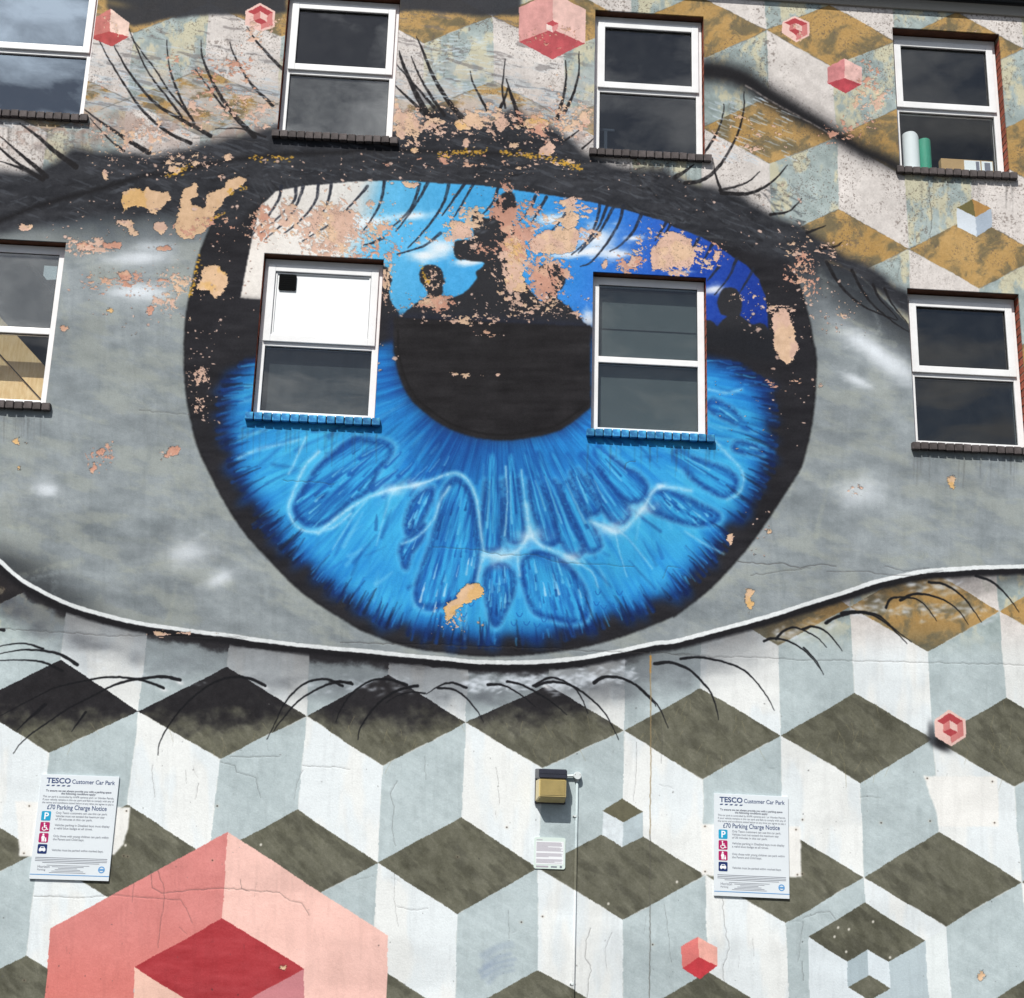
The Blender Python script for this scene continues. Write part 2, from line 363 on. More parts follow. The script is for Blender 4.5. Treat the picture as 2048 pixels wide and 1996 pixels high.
WHITE_LO = np.array([233, 237, 237.]); GREY_LO = np.array([183, 197, 201.]); OLIVE = np.array([105, 105, 92.])
WHITE_UP = np.array([214, 209, 206.]); GREY_UP = np.array([160, 174, 174.]); OCHRE = np.array([180, 147, 94.])
INK = np.array([30, 30, 34.])
_CX = [1106.935, -35.045, -3.785, 10.289, 899.105, 95.149, 17.885, -27.784, 4.907, 3.224]
_CY = [924.16, 1000.133, 112.506, -0.571, 49.339, -11.665, -14.062, 1.291, -7.992, -4.24]
_FIX = {(0.0, 6.0): (-1.1, 3.9), (1.0, 6.0): (5.2, -0.4), (2.0, 6.0): (0.3, -0.2), (3.0, 6.0): (-0.8, 2.2), (4.0, 6.0): (1.8, 0.8), (5.0, 6.0): (-1.0, -2.3), (1.5, 7.0): (1.3, -0.6), (2.5, 7.0): (-7.0, -1.4), (3.5, 7.0): (2.5, 3.0), (4.5, 7.0): (-0.1, -0.9), (5.5, 7.0): (0.5, 2.8), (4.5, 5.0): (-4.2, 3.5), (5.5, 5.0): (-1.6, 0.6), (5.0, 2.0): (0.2, 1.4), (4.5, 1.0): (1.7, 1.0), (4.0, 0.0): (1.4, -2.2), (5.0, 0.0): (-3.3, 2.2), (2.0, 0.0): (-6.2, 2.7), (-0.5, 5.67): (-0.5, -0.6), (-0.5, 6.33): (0.1, -2.6), (0.5, 5.67): (1.1, 0.1), (0.5, 6.33): (4.1, -1.9), (1.5, 5.67): (1.3, 1.6), (1.5, 6.33): (0.8, -0.2), (2.5, 5.67): (3.2, 9.0), (2.5, 6.33): (-2.4, -9.4), (3.5, 5.67): (-2.6, 1.8), (3.5, 6.33): (-0.6, 1.5), (4.5, 5.67): (-0.0, -1.5), (4.5, 6.33): (3.0, -1.7), (5.5, 5.67): (0.8, -1.0), (5.5, 6.33): (1.7, -0.9), (0.0, 6.67): (-2.2, -2.3), (1.0, 6.67): (2.3, -3.2), (2.0, 6.67): (-0.7, -0.3), (2.0, 7.33): (-1.7, -1.6), (3.0, 7.33): (-0.2, -0.8), (4.0, 7.33): (-0.1, -1.2), (5.0, 6.67): (-0.3, -1.8), (5.0, 7.33): (-0.7, -0.3), (-0.5, 7.67): (0.3, 3.9), (2.5, 7.67): (-3.7, 3.9), (3.5, 7.67): (5.2, 0.1), (5.0, 5.33): (-1.3, 0.2), (4.5, 1.67): (-1.0, 3.4), (5.5, 2.33): (1.7, -1.0), (4.0, 1.33): (-0.4, -6.1), (4.5, -0.33): (0.6, 2.8), (4.5, 0.33): (-2.6, -3.5), (3.5, 0.33): (10.6, -2.5)}
def lattice(c, r, kind):
    a = (c - 2.5) / 3; b = (r - 4) / 4
    a = max(-1.6, min(1.75, a)); da = (c - 2.5) / 3 - a
    def ev(k, a): return sum(q * a ** i * b ** j for q, (i, j) in zip(k, [(i, j) for i in range(4) for j in range(4 - i)]))
    x, y = ev(_CX, a), ev(_CY, a)
    if da:
        e = .01; x += da * (ev(_CX, a) - ev(_CX, a - e)) / e; y += da * (ev(_CY, a) - ev(_CY, a - e)) / e
    f = _FIX.get((c, round(r, 2)))
    if f: x += f[0]; y += f[1]
    return (x, y)
LH = 0.332
def nodep(c, r): return lattice(c, r, 'n')
def topp(c, r): return lattice(c, r - LH, 't')
def botp(c, r): return lattice(c, r + LH, 'b')

def paint_lattice(K):
    U, V = K.U, K.V
    up = sstep(620, 480, V) ; up = np.maximum(up, 0)
    up2 = sstep(1330, 1230, V) * sstep(1450, 1650, U)               # right flank stays ochre lower down
    upl = sstep(1330, 1240, V) * sstep(120, 20, U)
    upx = np.clip(np.maximum(np.maximum(up, up2), upl), 0, 1)
    big = fbm(U / 90, V / 90, 1, 4); med = fbm(U / 14, V / 14, 2, 4); fine = fbm(U / 2.6, V / 2.6, 4, 2)
    strk = fbm((U + V * .6) / 70, (V - U * .6) / 8, 3, 3); brush = fbm((U * .8 - V * .4) / 9, (V * .9 + U * .5) / 34, 6, 3)
    cream = sstep(.47, .62, fbm(U / 26, V / 40, 5, 6, .6)) * sstep(1340, 1200, V)
    pits = sstep(.66, .76, fbm(U / 2.1, V / 2.1, 7, 2)) * up * sstep(.35, .6, fbm(U / 45, V / 45, 1, 4))
    pits2 = sstep(.62, .70, fbm(U / 4.2, V / 4.2, 2, 3)) * sstep(.5, .66, fbm(U / 60, V / 60, 5, 3)) * up
    e = lambda f, k: ((f - .5) * 2 * k)[..., None]
    wl = WHITE_LO + e(big, 6) + e(fine, 4) + (np.array([-6, -2, 2.]) * sstep(.4, .6, fbm(U / 40, V / 120, 4, 3))[..., None])
    gl = GREY_LO + e(big, 12) + e(med, 8) + e(strk, 6) + e(fine, 5)
    ol = OLIVE + e(brush, 9) + e(med, 8) + e(big, 10) + e(fine, 7)
    ol = ol * (1 - .14 * sstep(.48, .68, fbm((U + V * .8) / 60, (V - U * .7) / 22, 1, 5)) + .07 * sstep(.55, .75, fbm((U - V) / 8, (V + U * .7) / 50, 5, 4)))[..., None]
    wu = WHITE_UP + e(med, 14) + e(big, 10) + e(fine, 10)
    gu = GREY_UP + e(med, 20) + e(big, 16) + e(strk, 12)
    gu = gu + (np.array([212, 204, 172.]) - gu) * (.75 * cream[..., None])
    oc = OCHRE + e(big, 16) + e(fine, 8)
    ocd = sstep(.4, .7, fbm(U / 30 + 1.6 * fbm(U / 60, V / 60, 3, 3), V / 24 + 1.6 * fbm(U / 50, V / 50, 4, 3), 6, 6, .64))
    oc = oc + (np.array([112, 104, 82.]) - oc) * (.9 * ocd)[..., None]
    x = upx[..., None]
    olm = ol + (oc - ol) * x; wm = wl + (wu - wl) * x
    gm = gl + (gu - gl) * np.maximum(x, .6 * cream[..., None])
    pc = np.array([96, 86, 80.])
    for a in (olm, wm, gm):
        a += (pc - a) * (np.maximum(pits, pits2 * .8) * .62)[..., None]
    K.olive, K.white, K.grey = olm, wm, gm
    K.C[:] = wm
    lines = []
    for r in range(-2, 11):
        for i in range(-5, 10):
            c = i + (0.5 if r % 2 else 0.0)
            L, R = nodep(c, r), nodep(c + 1, r)
            T, Bm = topp(c + .5, r), botp(c + .5, r)
            nT0, nT1, nN = topp(c, r + 1), topp(c + 1, r + 1), nodep(c + .5, r + 1)
            for poly, tex in (([L, Bm, nN, nT0], K.white), ([Bm, R, nT1, nN], K.grey), ([L, T, R, Bm], K.olive)):
                w, m = K.mask(poly, .7)
                if w is not None: K.put(w, m, tex[w])
            lines += [(L, Bm), (Bm, R), (Bm, nN), (L, nT0)]
    for a, b in lines:                                              # pale seam between the faces
        w, m = K.strokemask([a, b], 1.1, 1.1, .6, False)
        if w is not None:
            m = m * sstep(.42, .58, fbm(K.U[w] / 25, K.V[w] / 25, 6, 2))
            K.put(w, m * .55, np.array([222, 226, 224.]) - 25 * upx[w][..., None])

def paint_upper_wear(K):
    w = K.win([(-700, -60), (1300, 360)], 0); u, v = K.U[w], K.V[w]
    reg = sstep(350, 250, v) * sstep(1240, 1130, u)
    n1 = fbm(u / 60, v / 26, 3, 5, .6); n2 = fbm((u + v * .2) / 46, (v - u * .2) / 9, 6, 4, .6); n3 = fbm(u / 22, v / 16, 1, 5, .6)
    mid = np.exp(-((v - 190 - .03 * u) / 75) ** 2)
    K.put(w, reg * mid * sstep(.36, .52, n1) * .88, np.array([196, 190, 186.]) + 50 * (n3 - .5)[..., None])
    K.put(w, reg * mid * sstep(.5, .6, n2) * .7, np.array([172, 190, 204.]) + 40 * (n3 - .5)[..., None])
    K.put(w, reg * np.exp(-((v - 262) / 48) ** 2) * sstep(.42, .6, n3) * .7, np.array([158, 134, 124.]) + 40 * (n1 - .5)[..., None])
    K.put(w, reg * sstep(.62, .7, n2) * .5, (110, 104, 104))
    # outlines the painter pulled round the ochre faces
    for r in (0, 1, 2, 3):
        for i in range(-3, 8):
            c = i + (0.5 if r % 2 else 0.0)
            L, R, T, Bm = nodep(c, r), nodep(c + 1, r), topp(c + .5, r), botp(c + .5, r)
            for a, b in ((L, T), (T, R), (R, Bm), (Bm, L)):
                ww, m = K.strokemask([a, b], 1.0, 1.0, .9, False)
                if ww is not None: K.put(ww, m * .55 * sstep(.4, .6, fbm(K.U[ww] / 18, K.V[ww] / 18, 2, 3)), (92, 90, 84))

SPRINKLE = ((1, 560, 860, 1950, 1010, 90), (2, 0, 850, 1900, 1090, 170), (3, 0, 1010, 800, 1400, 70), (3, 640, 1400, 920, 1890, 80), (1, 1080, 1050, 1440, 1890, 90), (4, 1050, 0, 1230, 520, 70), (2, 250, 1630, 1400, 1790, 150), (6, 480, 90, 800, 720, 30), (2, 300, 600, 1300, 860, 160), (5, 200, 60, 330, 260, 12),
            (5, 560, 30, 1000, 30, 8), (6, 180, 250, 560, 680, 30), (3, 380, 1600, 560, 1890, 50), (1, 100, 1120, 1000, 1330, 60), (1, 380, 1340, 1050, 1880, 70), (3, 780, 1540, 1080, 1880, 40), (6, 380, 1000, 560, 1300, 18), (5, 500, 1540, 800, 1700, 16))
def paint_sprinkles(K):
    rs = np.random.RandomState(21)
    for n, x0, y0, x1, y1, cnt in SPRINKLE:
        for _ in range(int(cnt * .75)):
            c = S(n, rs.uniform(x0, x1), rs.uniform(y0, y1))[0]; a = rs.uniform(.7, 2.0) * (1 if rs.rand() < .86 else 2.2); b = a * rs.uniform(.35, .9); ang = rs.uniform(-40, 60)
            K.blob((c[0] + .3, c[1] + .6), a + .6, b + .6, ang, (24, 22, 22), .45, 5, .6)
            K.blob(c, a, b, ang, np.array([208, 180, 168.]) + rs.uniform(-26, 16), .95, 6, 1.2)

def hexcube(K, pts, cols, tex=.06):
    """pts: top, top right, bottom right, bottom, bottom left, top left, centre; cols: upper left, upper right, lower."""
    T, TR, BR, B, BL, TL, C = pts
    for poly, col in (([TL, T, C, BL], cols[0]), ([T, TR, BR, C], cols[1]), ([BL, C, BR, B], cols[2])):
        w, m = K.mask(poly, .7)
        if w is None: continue
        n = fbm(K.U[w] / 12, K.V[w] / 12, 2, 4)[..., None]
        K.put(w, m, np.array(col, float) * (1 + tex * 2 * (n - .5)))
def cubetop(K, pts, cols):
    """the usual cube: rhombus on top, two faces below."""
    T, TR, BR, B, BL, TL, C = pts
    for poly, col in (([TL, T, TR, C], cols[0]), ([TL, C, B, BL], cols[1]), ([C, TR, BR, B], cols[2])):
        w, m = K.mask(poly, .7)
        if w is None: continue
        n = fbm(K.U[w] / 9, K.V[w] / 9, 2, 4)[..., None]
        K.put(w, m, np.array(col, float) * (1 + .14 * (n - .5)))
def ringcube(K, hexa, worn=0):
    h = np.array(hexa); c = h.mean(0)
    pale, pink, red = (232, 196, 188), (206, 128, 126), (176, 72, 78)
    K.fill([tuple(p) for p in h], pale, .6)
    a = c + (h - c) * .84; b = c + (h - c) * .45
    for k, col in enumerate((red, pink, pink, pale, pale, red)):
        k2 = (k + 1) % 6
        K.fill([tuple(a[k]), tuple(a[k2]), tuple(b[k2]), tuple(b[k])], col, .5)
    m = [tuple(p) for p in b]
    hexcube(K, (m[0], m[1], m[2], m[3], m[4], m[5], tuple(c)), (pink, pale, red))

def paint_cubes_late(K):
    OL, WH, GR = (104, 102, 84), (222, 232, 238), (184, 199, 206)
    cubetop(K, S(8, 1575, 788, 1690, 857, 1690, 998, 1575, 1058, 1460, 988, 1465, 850, 1578, 918), (OL, WH, GR))
    # inset cube low on the flank
    K.fill(S(9, 748, 1558, 965, 1695, 972, 1838, 1090, 1910, 1090, 2120, 755, 1925), WH, .7)
    K.fill(S(9, 1400, 1580, 1198, 1700, 1205, 1843, 1090, 1910, 1090, 2120, 1425, 1925), GR, .7)
    w, m = K.mask(S(9, 748, 1558, 1063, 1368, 1400, 1580, 1198, 1700, 1078, 1628, 965, 1695), .7); K.put(w, m, K.olive[w] - 4)
    K.fill(S(9, 965, 1695, 1078, 1628, 1085, 1770, 972, 1838), (172, 188, 196), .7)
    K.fill(S(9, 1078, 1628, 1198, 1700, 1205, 1843, 1085, 1770), (218, 229, 236), .7)
    w, m = K.mask(S(9, 972, 1838, 1085, 1770, 1205, 1843, 1090, 1910), .7); K.put(w, m, K.olive[w])
    K.fill(S(9, 1400, 1580, 1517, 1505, 1537, 1920, 1425, 1925), (226, 234, 236), .7)
    # small cube high on the flank
    K.fill(S(3, 1578, 1160, 1668, 1112, 1684, 1210), (112, 106, 70), .6); K.fill(S(3, 1668, 1112, 1768, 1162, 1684, 1210), (178, 138, 84), .6)
    K.fill(S(3, 1578, 1160, 1684, 1210, 1690, 1320, 1582, 1268), (212, 222, 232), .6); K.fill(S(3, 1684, 1210, 1768, 1162, 1775, 1262, 1690, 1320), (170, 184, 200), .6)
    # large pink cube in the corner
    w, m = K.mask(S(7, 280, 1512, 1270, 970, 1240, 1450, 748, 1730, 735, 2350, 235, 2050), .7)
    n = fbm(K.U[w] / 60, K.V[w] / 60, 2, 4)[..., None]; f = fbm(K.U[w] / 5, K.V[w] / 5, 5, 3)[..., None]
    low = sstep(1800, 1996, K.V[w])[..., None]
    K.put(w, m, np.array([214, 137, 133.]) + (np.array([217, 122, 113.]) - np.array([214, 137, 133.])) * low * .55 + 16 * (n - .5) + 9 * (f - .5))
    w, m = K.mask(S(7, 1270, 970) + S(8, 265, 1552, 258, 2060) + S(7, 1700, 2350, 1698, 1733, 1240, 1450), .7)
    n = fbm(K.U[w] / 60, K.V[w] / 60, 3, 4)[..., None]; f = fbm(K.U[w] / 5, K.V[w] / 5, 5, 3)[..., None]
    K.put(w, m, np.array([241, 198, 188.]) + 12 * (n - .5) + 9 * (f - .5))
    w, m = K.mask(S(7, 748, 1730, 1240, 1450, 1698, 1733, 1210, 2005), .7)
    n = fbm(K.U[w] / 40, K.V[w] / 12, 3, 4)[..., None]
    K.put(w, m, np.array([172, 62, 68.]) + 26 * (n - .5))
    K.fill(S(7, 748, 1730, 1210, 2005, 1205, 2480, 740, 2200), (236, 196, 180), .7)
    K.fill(S(7, 1698, 1733, 1210, 2005, 1205, 2480, 1700, 2200), (200, 132, 138), .7)
    # flung small pink cubes
    pk = ((208, 136, 134), (236, 198, 190), (182, 78, 82))
    hexcube(K, S(1, 620, 52, 722, 128, 716, 208, 622, 262, 500, 206, 512, 108, 612, 178), ((196, 122, 116), (232, 204, 192), (180, 82, 82)), .14)
    ringcube(K, S(1, 1450, 18, 1532, 66, 1530, 152, 1455, 180, 1365, 138, 1368, 60))
    hexcube(K, S(2, 1185, -48, 1368, 52, 1368, 242, 1188, 332, 1000, 234, 998, 42, 1185, 165), ((222, 164, 160), (236, 198, 190), (186, 88, 94)), .1)
    cubetop(K, S(2, 1185, 113, 1218, 131, 1214, 166, 1188, 184, 1152, 166, 1150, 133, 1185, 147), ((196, 84, 92), (240, 220, 214), (222, 150, 150)))
    ringcube(K, S(3, 675, 88, 756, 124, 757, 196, 685, 236, 602, 184, 605, 120))
    hexcube(K, S(3, 950, 328, 1046, 376, 1043, 468, 955, 521, 858, 466, 858, 376, 948, 436), ((206, 136, 138), (228, 188, 182), (178, 74, 84)), .18)
    K.blob(S(9, 1478, 475)[0], 30, 13, 32, INK, .95, 3.5); K.blob(S(9, 1438, 420)[0], 9, 26, -8, (70, 74, 80), .8, 3)
    ringcube(K, S(9, 1535, 290, 1627, 342, 1632, 440, 1550, 495, 1458, 440, 1455, 345))
    hexcube(K, S(9, 132, 1555, 241, 1615, 240, 1722, 145, 1793, 45, 1735, 40, 1612, 138, 1672), ((222, 126, 122), (240, 178, 166), (198, 66, 74)))

LID_LO = (S(4, -1340, 140, -900, 560, -520, 880, -260, 1080, -120, 1200, 0, 1298, 100, 1380, 205, 1450, 330, 1515, 460, 1560, 620, 1605, 800, 1645, 1000, 1675, 1200, 1702, 1400, 1730, 1600, 1752, 1800, 1776)
          + S(5, 0, 1786, 200, 1802, 350, 1818, 550, 1840, 750, 1853, 950, 1858, 1150, 1852, 1350, 1832, 1550, 1795, 1750, 1757)
          + S(6, 0, 1742, 200, 1690, 400, 1635, 600, 1580, 800, 1515, 1000, 1452, 1200, 1390, 1400, 1352, 1600, 1335, 1800, 1330, 1954, 1325, 2150, 1322, 2420, 1300, 2700, 1250))
IRIS_OUT = (S(1, 1300, 985, 1235, 1100, 1180, 1250, 1125, 1390, 1078, 1560, 1050, 1700) + S(4, 1030, 30, 1026, 110, 1030, 250, 1045, 400, 1070, 520, 1105, 650, 1160, 780,
            1230, 920, 1330, 1080, 1450, 1230, 1600, 1385, 1750, 1510, 1900, 1608) + S(5, 100, 1670, 200, 1710, 320, 1752, 500, 1790, 700, 1812, 900, 1818, 1100, 1806,
            1300, 1780, 1500, 1730, 1700, 1665, 1850, 1600) + S(6, 0, 1600, 100, 1530, 200, 1440, 300, 1340, 400, 1230, 500, 1090, 600, 940, 700, 780, 740, 650, 775, 480,
            790, 300, 790, 150) + S(3, 772, 1898, 760, 1800, 735, 1700, 705, 1600, 660, 1490, 560, 1380))
IRIS_BLUE = (S(4, 1560, 60, 1410, 150, 1310, 220, 1250, 340, 1235, 480, 1255, 610, 1310, 790, 1390, 960, 1490, 1110, 1610, 1255, 1755, 1390, 1900, 1500) + S(5, 130, 1575,
             300, 1650, 500, 1712, 700, 1745, 900, 1752, 1100, 1738, 1300, 1700, 1500, 1640, 1700, 1565, 1900, 1465) + S(6, 60, 1450, 150, 1360, 250, 1235, 350, 1085, 450, 935,
             525, 780, 555, 610, 560, 450, 540, 330, 470, 270, 380, 215, 190, 150) + S(5, 1500, 30, 1400, 20, 300, 20, 150, 40, -100, 40))
SKY = (S(1, 1540, 1068, 1452, 1150, 1412, 1300, 1340, 1665, 1445, 1674) + S(2, 200, 1674, 240, 1800, 1400, 1830) + S(3, 180, 1860, 520, 1860, 518, 1750, 505, 1650, 470, 1560, 400, 1480,
       300, 1415, 200, 1350, 100, 1300, 0, 1266) + S(2, 1800, 1228, 1600, 1176, 1400, 1128, 1200, 1094, 1000, 1065, 800, 1040, 600, 1022, 450, 1016, 300, 1008, 150, 1009) + S(1, 1900, 1020, 1700, 1036))
EYE_C = (999.0, 706.0)

def paint_sclera(K):
    upper = (S(1, -1340, 1960, -800, 1480, -260, 1180, 0, 1120, 300, 1080, 700, 1020, 1100, 960, 1500, 900) + S(2, 300, 900, 900, 880, 1500, 960) + S(3, 0, 1080, 300, 1200, 600, 1400, 850, 1460, 1050, 1560, 1300, 1800)
             + S(6, 1330, 0, 1600, 180, 1954, 480, 2250, 800, 2500, 1050, 2690, 1240))
    poly = spline(upper, n=4) + spline(LID_LO, n=3)[::-1]
    w, m = K.mask(poly, .8)
    u, v = K.U[w], K.V[w]
    b1 = fbm(u / 120, v / 70, 1, 4); b2 = fbm((u + v * .4) / 40, (v - u * .25) / 18, 4, 4); f = fbm(u / 4, v / 4, 3, 2); vs = fbm(u / 14, v / 60, 6, 3)
    col = np.array([141, 150, 155.]) + 38 * (b1 - .5)[..., None] + 32 * (b2 - .5)[..., None] + 7 * (f - .5)[..., None] + 12 * (vs - .5)[..., None]
    warm = sstep(.42, .68, fbm((u + v * .3) / 70, (v - u * .3) / 30, 5, 6, .6)) * .5
    col = col + (np.array([164, 170, 163.]) - col) * warm[..., None]
    # painted shading of the eyeball: deep blue grey under the upper lid, dark in the left corner
    d = sstep(525, 400, v + 26 * (b1 - .5) + .04 * (u - 200)) * sstep(760, 420, u)
    col = col + (np.array([52, 58, 66.]) - col) * (.95 * d)[..., None]
    dr = sstep(90, -30, (v - 560) - (u - 1640) * .62 + 30 * (b1 - .5)) * sstep(1500, 1640, u)
    col = col + (np.array([46, 50, 56.]) - col) * (.92 * dr)[..., None]
    dr2 = sstep(60, 0, np.abs(u - 1610 - .05 * (v - 560))) * sstep(760, 600, v) * sstep(1500, 1560, u)
    col = col + (np.array([80, 86, 92.]) - col) * (.6 * dr2)[..., None]
    low = sstep(90, 0, (1120 + .62 * u) - v) * sstep(330, 60, u) * sstep(1060, 1130, v)
    col = col + (np.array([58, 62, 66.]) - col) * (.85 * low)[..., None]
    K.put(w, m, col)
    rs = np.random.RandomState(12)
    for _ in range(420):
        c = (rs.uniform(-400, 2400), rs.uniform(520, 1240))
        ii, jj = [int(round(x)) for x in K.to_idx(*c)]
        if not (w[0].start <= ii < w[0].stop and w[1].start <= jj < w[1].stop) or m[ii - w[0].start, jj - w[1].start] < .9: continue
        a = rs.uniform(-.25, .55) if rs.rand() < .7 else rs.uniform(1.2, 1.9); L = rs.uniform(20, 80)
        p2 = [(c[0] - math.cos(a) * L, c[1] - math.sin(a) * L), (c[0], c[1] + rs.uniform(-6, 6)), (c[0] + math.cos(a) * L, c[1] + math.sin(a) * L)]
        K.stroke(p2, 2, rs.uniform(3, 9), [(168, 174, 162), (122, 132, 138), (158, 168, 172)][_ % 3], rs.uniform(1.2, 4), rs.uniform(.12, .36), wear=.6)
    wht = np.array([222, 230, 238.])
    for (n, x, y, rx, ry, a, al) in ((1, 780, 1440, 70, 17, -2, .95), (1, 770, 1630, 55, 18, 3, .95), (1, 840, 1375, 40, 10, 0, .5), (4, 268, 890, 26, 15, 5, .75), (4, 1045, 1240, 44, 26, -8, .7),
                                     (4, 1225, 1390, 34, 15, -28, .7), (6, 1120, 120, 78, 20, 35, .95), (6, 1020, 280, 34, 9, 24, .75), (6, 1030, 910, 44, 30, 0, .6), (6, 1250, 220, 48, 22, 35, .5)):
        K.blob(S(n, x, y)[0], rx * 1.1, ry * 1.12, a, wht, min(1, al * 1.12), 2.2, .7)

def paint_lid(K):
    # upper lid: airbrushed black band, crease bands
    top = (S(1, -1360, 1880, -800, 1330, -260, 1010, 0, 950, 120, 975, 260, 930, 420, 830, 560, 850, 700, 845, 860, 870, 1000, 830, 1200, 790, 1420, 740, 1560, 700) + S(2, 250, 720, 360, 730, 440, 690, 520, 600, 600, 590, 700, 690, 800, 690, 880, 660, 960, 590, 1030, 660,
           1120, 700, 1230, 730, 1330, 830, 1450, 900, 1600, 940, 1800, 940) + S(3, 0, 985, 110, 1020, 250, 1050, 400, 1115, 540, 1200, 700, 1262, 840, 1345, 940, 1425, 1090, 1490, 1200, 1570, 1320, 1640, 1420, 1700))
    bot = (S(3, 1420, 1860, 1300, 1760, 1150, 1640, 1000, 1540, 850, 1470, 760, 1540, 700, 1540, 600, 1460, 430, 1400, 300, 1360) + S(2, 1800, 1290, 1400, 1180, 1000, 1115, 600, 1075, 0, 1075) + S(1, 1560, 1110, 1390, 1180, 1300, 1260, 1180, 1250, 1000, 1200, 600, 1200, 350, 1240, 0, 1290, -260, 1340, -800, 1620, -1340, 2010))
    poly = spline(top, n=4) + spline(bot, n=4)
    w, m = K.mask(poly, 8, wob=9, seed=1)
    u, v = K.U[w], K.V[w]
    n1 = fbm(u / 50, v / 12, 2, 4); n2 = fbm(u / 8, v / 8, 4, 3)
    col = np.array([48, 50, 56.]) + 34 * (n1 - .5)[..., None] + 14 * (n2 - .5)[..., None]
    wisp = sstep(.6, .75, fbm((u + v * .35) / 40, (v - u * .35) / 5, 5, 3)) * .35
    col = col + (np.array([92, 97, 106.]) - col) * wisp[..., None]
    K.put(w, np.clip(m * 1.15, 0, 1), col)
    rs = np.random.RandomState(17)
    for n, x0, y0, x1, y1, cnt, ang in ((1, 500, 860, 1900, 1010, 60, -.08), (2, 0, 860, 1700, 1060, 110, .08), (2, 1600, 950, 1950, 1230, 60, .5), (3, 0, 1030, 700, 1400, 90, .5), (1, 0, 1000, 900, 1180, 40, -.3), (1, 1400, 1000, 1950, 1060, 40, .9)):
        for _ in range(cnt):
            c = S(n, rs.uniform(x0, x1), rs.uniform(y0, y1))[0]; a = ang + rs.normal(0, .18); L = rs.uniform(8, 36)
            K.stroke([c, (c[0] + math.cos(a) * L * .5, c[1] + math.sin(a) * L * .5 + 1), (c[0] + math.cos(a) * L, c[1] + math.sin(a) * L)], .8, rs.uniform(1, 3), [(84, 89, 97), (66, 70, 77), (26, 27, 31)][_ % 3], 1.4, rs.uniform(.3, .65), wear=.5)
    # fold line running into the corner
    K.stroke(S(1, -1200, 1800, -600, 1460, -200, 1290, 0, 1230, 150, 1170, 350, 1110, 600, 1040, 800, 985, 1000, 960, 1200, 910, 1500, 870) + S(2, 300, 840, 700, 850, 1000, 860), 5, 4, (24, 24, 28), 5, .9)
    # crease, upper left
    p = S(1, 596, 40, 660, 110, 735, 148, 830, 132, 950, 104, 1130, 90, 1340, 80, 1385, 110, 1500, 150, 1600, 140, 1600, -120) + S(2, 325, -120, 1010, -120, 1010, 84, 800, 82, 600, 78, 440, 66, 325, 70, 200, 80) 
    p = p[:8] + S(1, 1480, 90, 1600, 60, 1600, -120, 596, -120)
    K.fill(p, (52, 54, 60), 2.2, .96, 2)
    K.fill(S(2, 325, -120, 1010, -120, 1010, 86, 800, 84, 600, 78, 430, 60, 325, 66), (54, 56, 62), 2.2, .96, 2)
    K.blob(S(1, 640, 20)[0], 30, 8, 10, (150, 130, 90), .5)
    # crease, upper right
    for k, (r, f, al) in enumerate(((16, 24, .6), (12, 12, .95), (7, 6, .9))):
        K.stroke(S(3, 120, 395, 250, 400, 380, 440, 520, 530, 660, 610, 800, 690, 930, 770, 1050, 840, 1150, 880, 1250, 930), r * 1.5, r * .45, INK, f, al)
    K.stroke(S(3, 400, 480, 560, 575, 720, 660, 900, 765), 1.8, 1.2, (206, 196, 192), 1.4, .5, wear=.5)

def polar(K, w):
    u, v = K.U[w] - EYE_C[0], K.V[w] - EYE_C[1]
    return np.hypot(u, v), np.arctan2(u, v)

def paint_iris(K):
    # black limbus
    w, m = K.mask(spline(IRIS_OUT, True, 4), 1.0)
    u, v = K.U[w], K.V[w]
    n1 = fbm(u / 60, v / 14, 2, 4)
    K.put(w, m, np.array([37, 37, 42.]) + 24 * (n1 - .5)[..., None])
    w, m = K.strokemask(IRIS_OUT, 2.2, 2.2, 2.2)
    K.put(w, m * .5, (20, 20, 22))
    # blue iris with brushed streaks running from the pupil
    pts = spline(IRIS_BLUE, True, 4)
    w = K.win(pts, 60)
    r, th = polar(K, w); u, v = K.U[w], K.V[w]
    ragged = fbm(th * 42, r / 120, 3, 4) - .5
    uu, vv = K.U[w], K.V[w]
    ce = np.array([997., 700.])
    k = 1 + ragged * .13
    ku, kv = ce[0] + (uu - ce[0]) * k, ce[1] + (vv - ce[1]) * k
    m = np.zeros(uu.shape, bool)
    for a in range(len(pts)):
        (x0, y0), (x1, y1) = pts[a], pts[(a + 1) % len(pts)]
        if y0 == y1: continue
        m ^= ((y0 > kv) != (y1 > kv)) & (ku < (x1 - x0) * (kv - y0) / (y1 - y0) + x0)
    m0 = m.astype(np.float32)
    m = gblur(m0, 7 * K.s); rim = gblur(m0, 30 * K.s)
    s1 = fbm(th * 30, r / 170, 1, 4); s2 = fbm(th * 90, r / 80, 5, 3); big = fbm(u / 120, v / 120, 2, 3)
    br = np.clip((r - 190) / 160, 0, 1) * np.clip((rim - .5) * 2.2, 0, 1)
    t = np.clip(.20 + .58 * br + .5 * (s1 - .5) + .32 * (s2 - .5) + .6 * (big - .5), 0, 1)[..., None]
    c0 = np.array([24, 78, 156.]); c1 = np.array([38, 134, 210.]); c2 = np.array([66, 178, 230.])
    col = np.where(t < .5, c0 + (c1 - c0) * t * 2, c1 + (c2 - c1) * (t * 2 - 1))
    edge = np.clip(1.15 - (rim - .5) * 2.6, 0, 1)[..., None] ** 1.4
    col = col + (np.array([16, 40, 96.]) - col) * edge * .75
    K.put(w, m, col)
    K.iris_w, K.iris_m = w, m

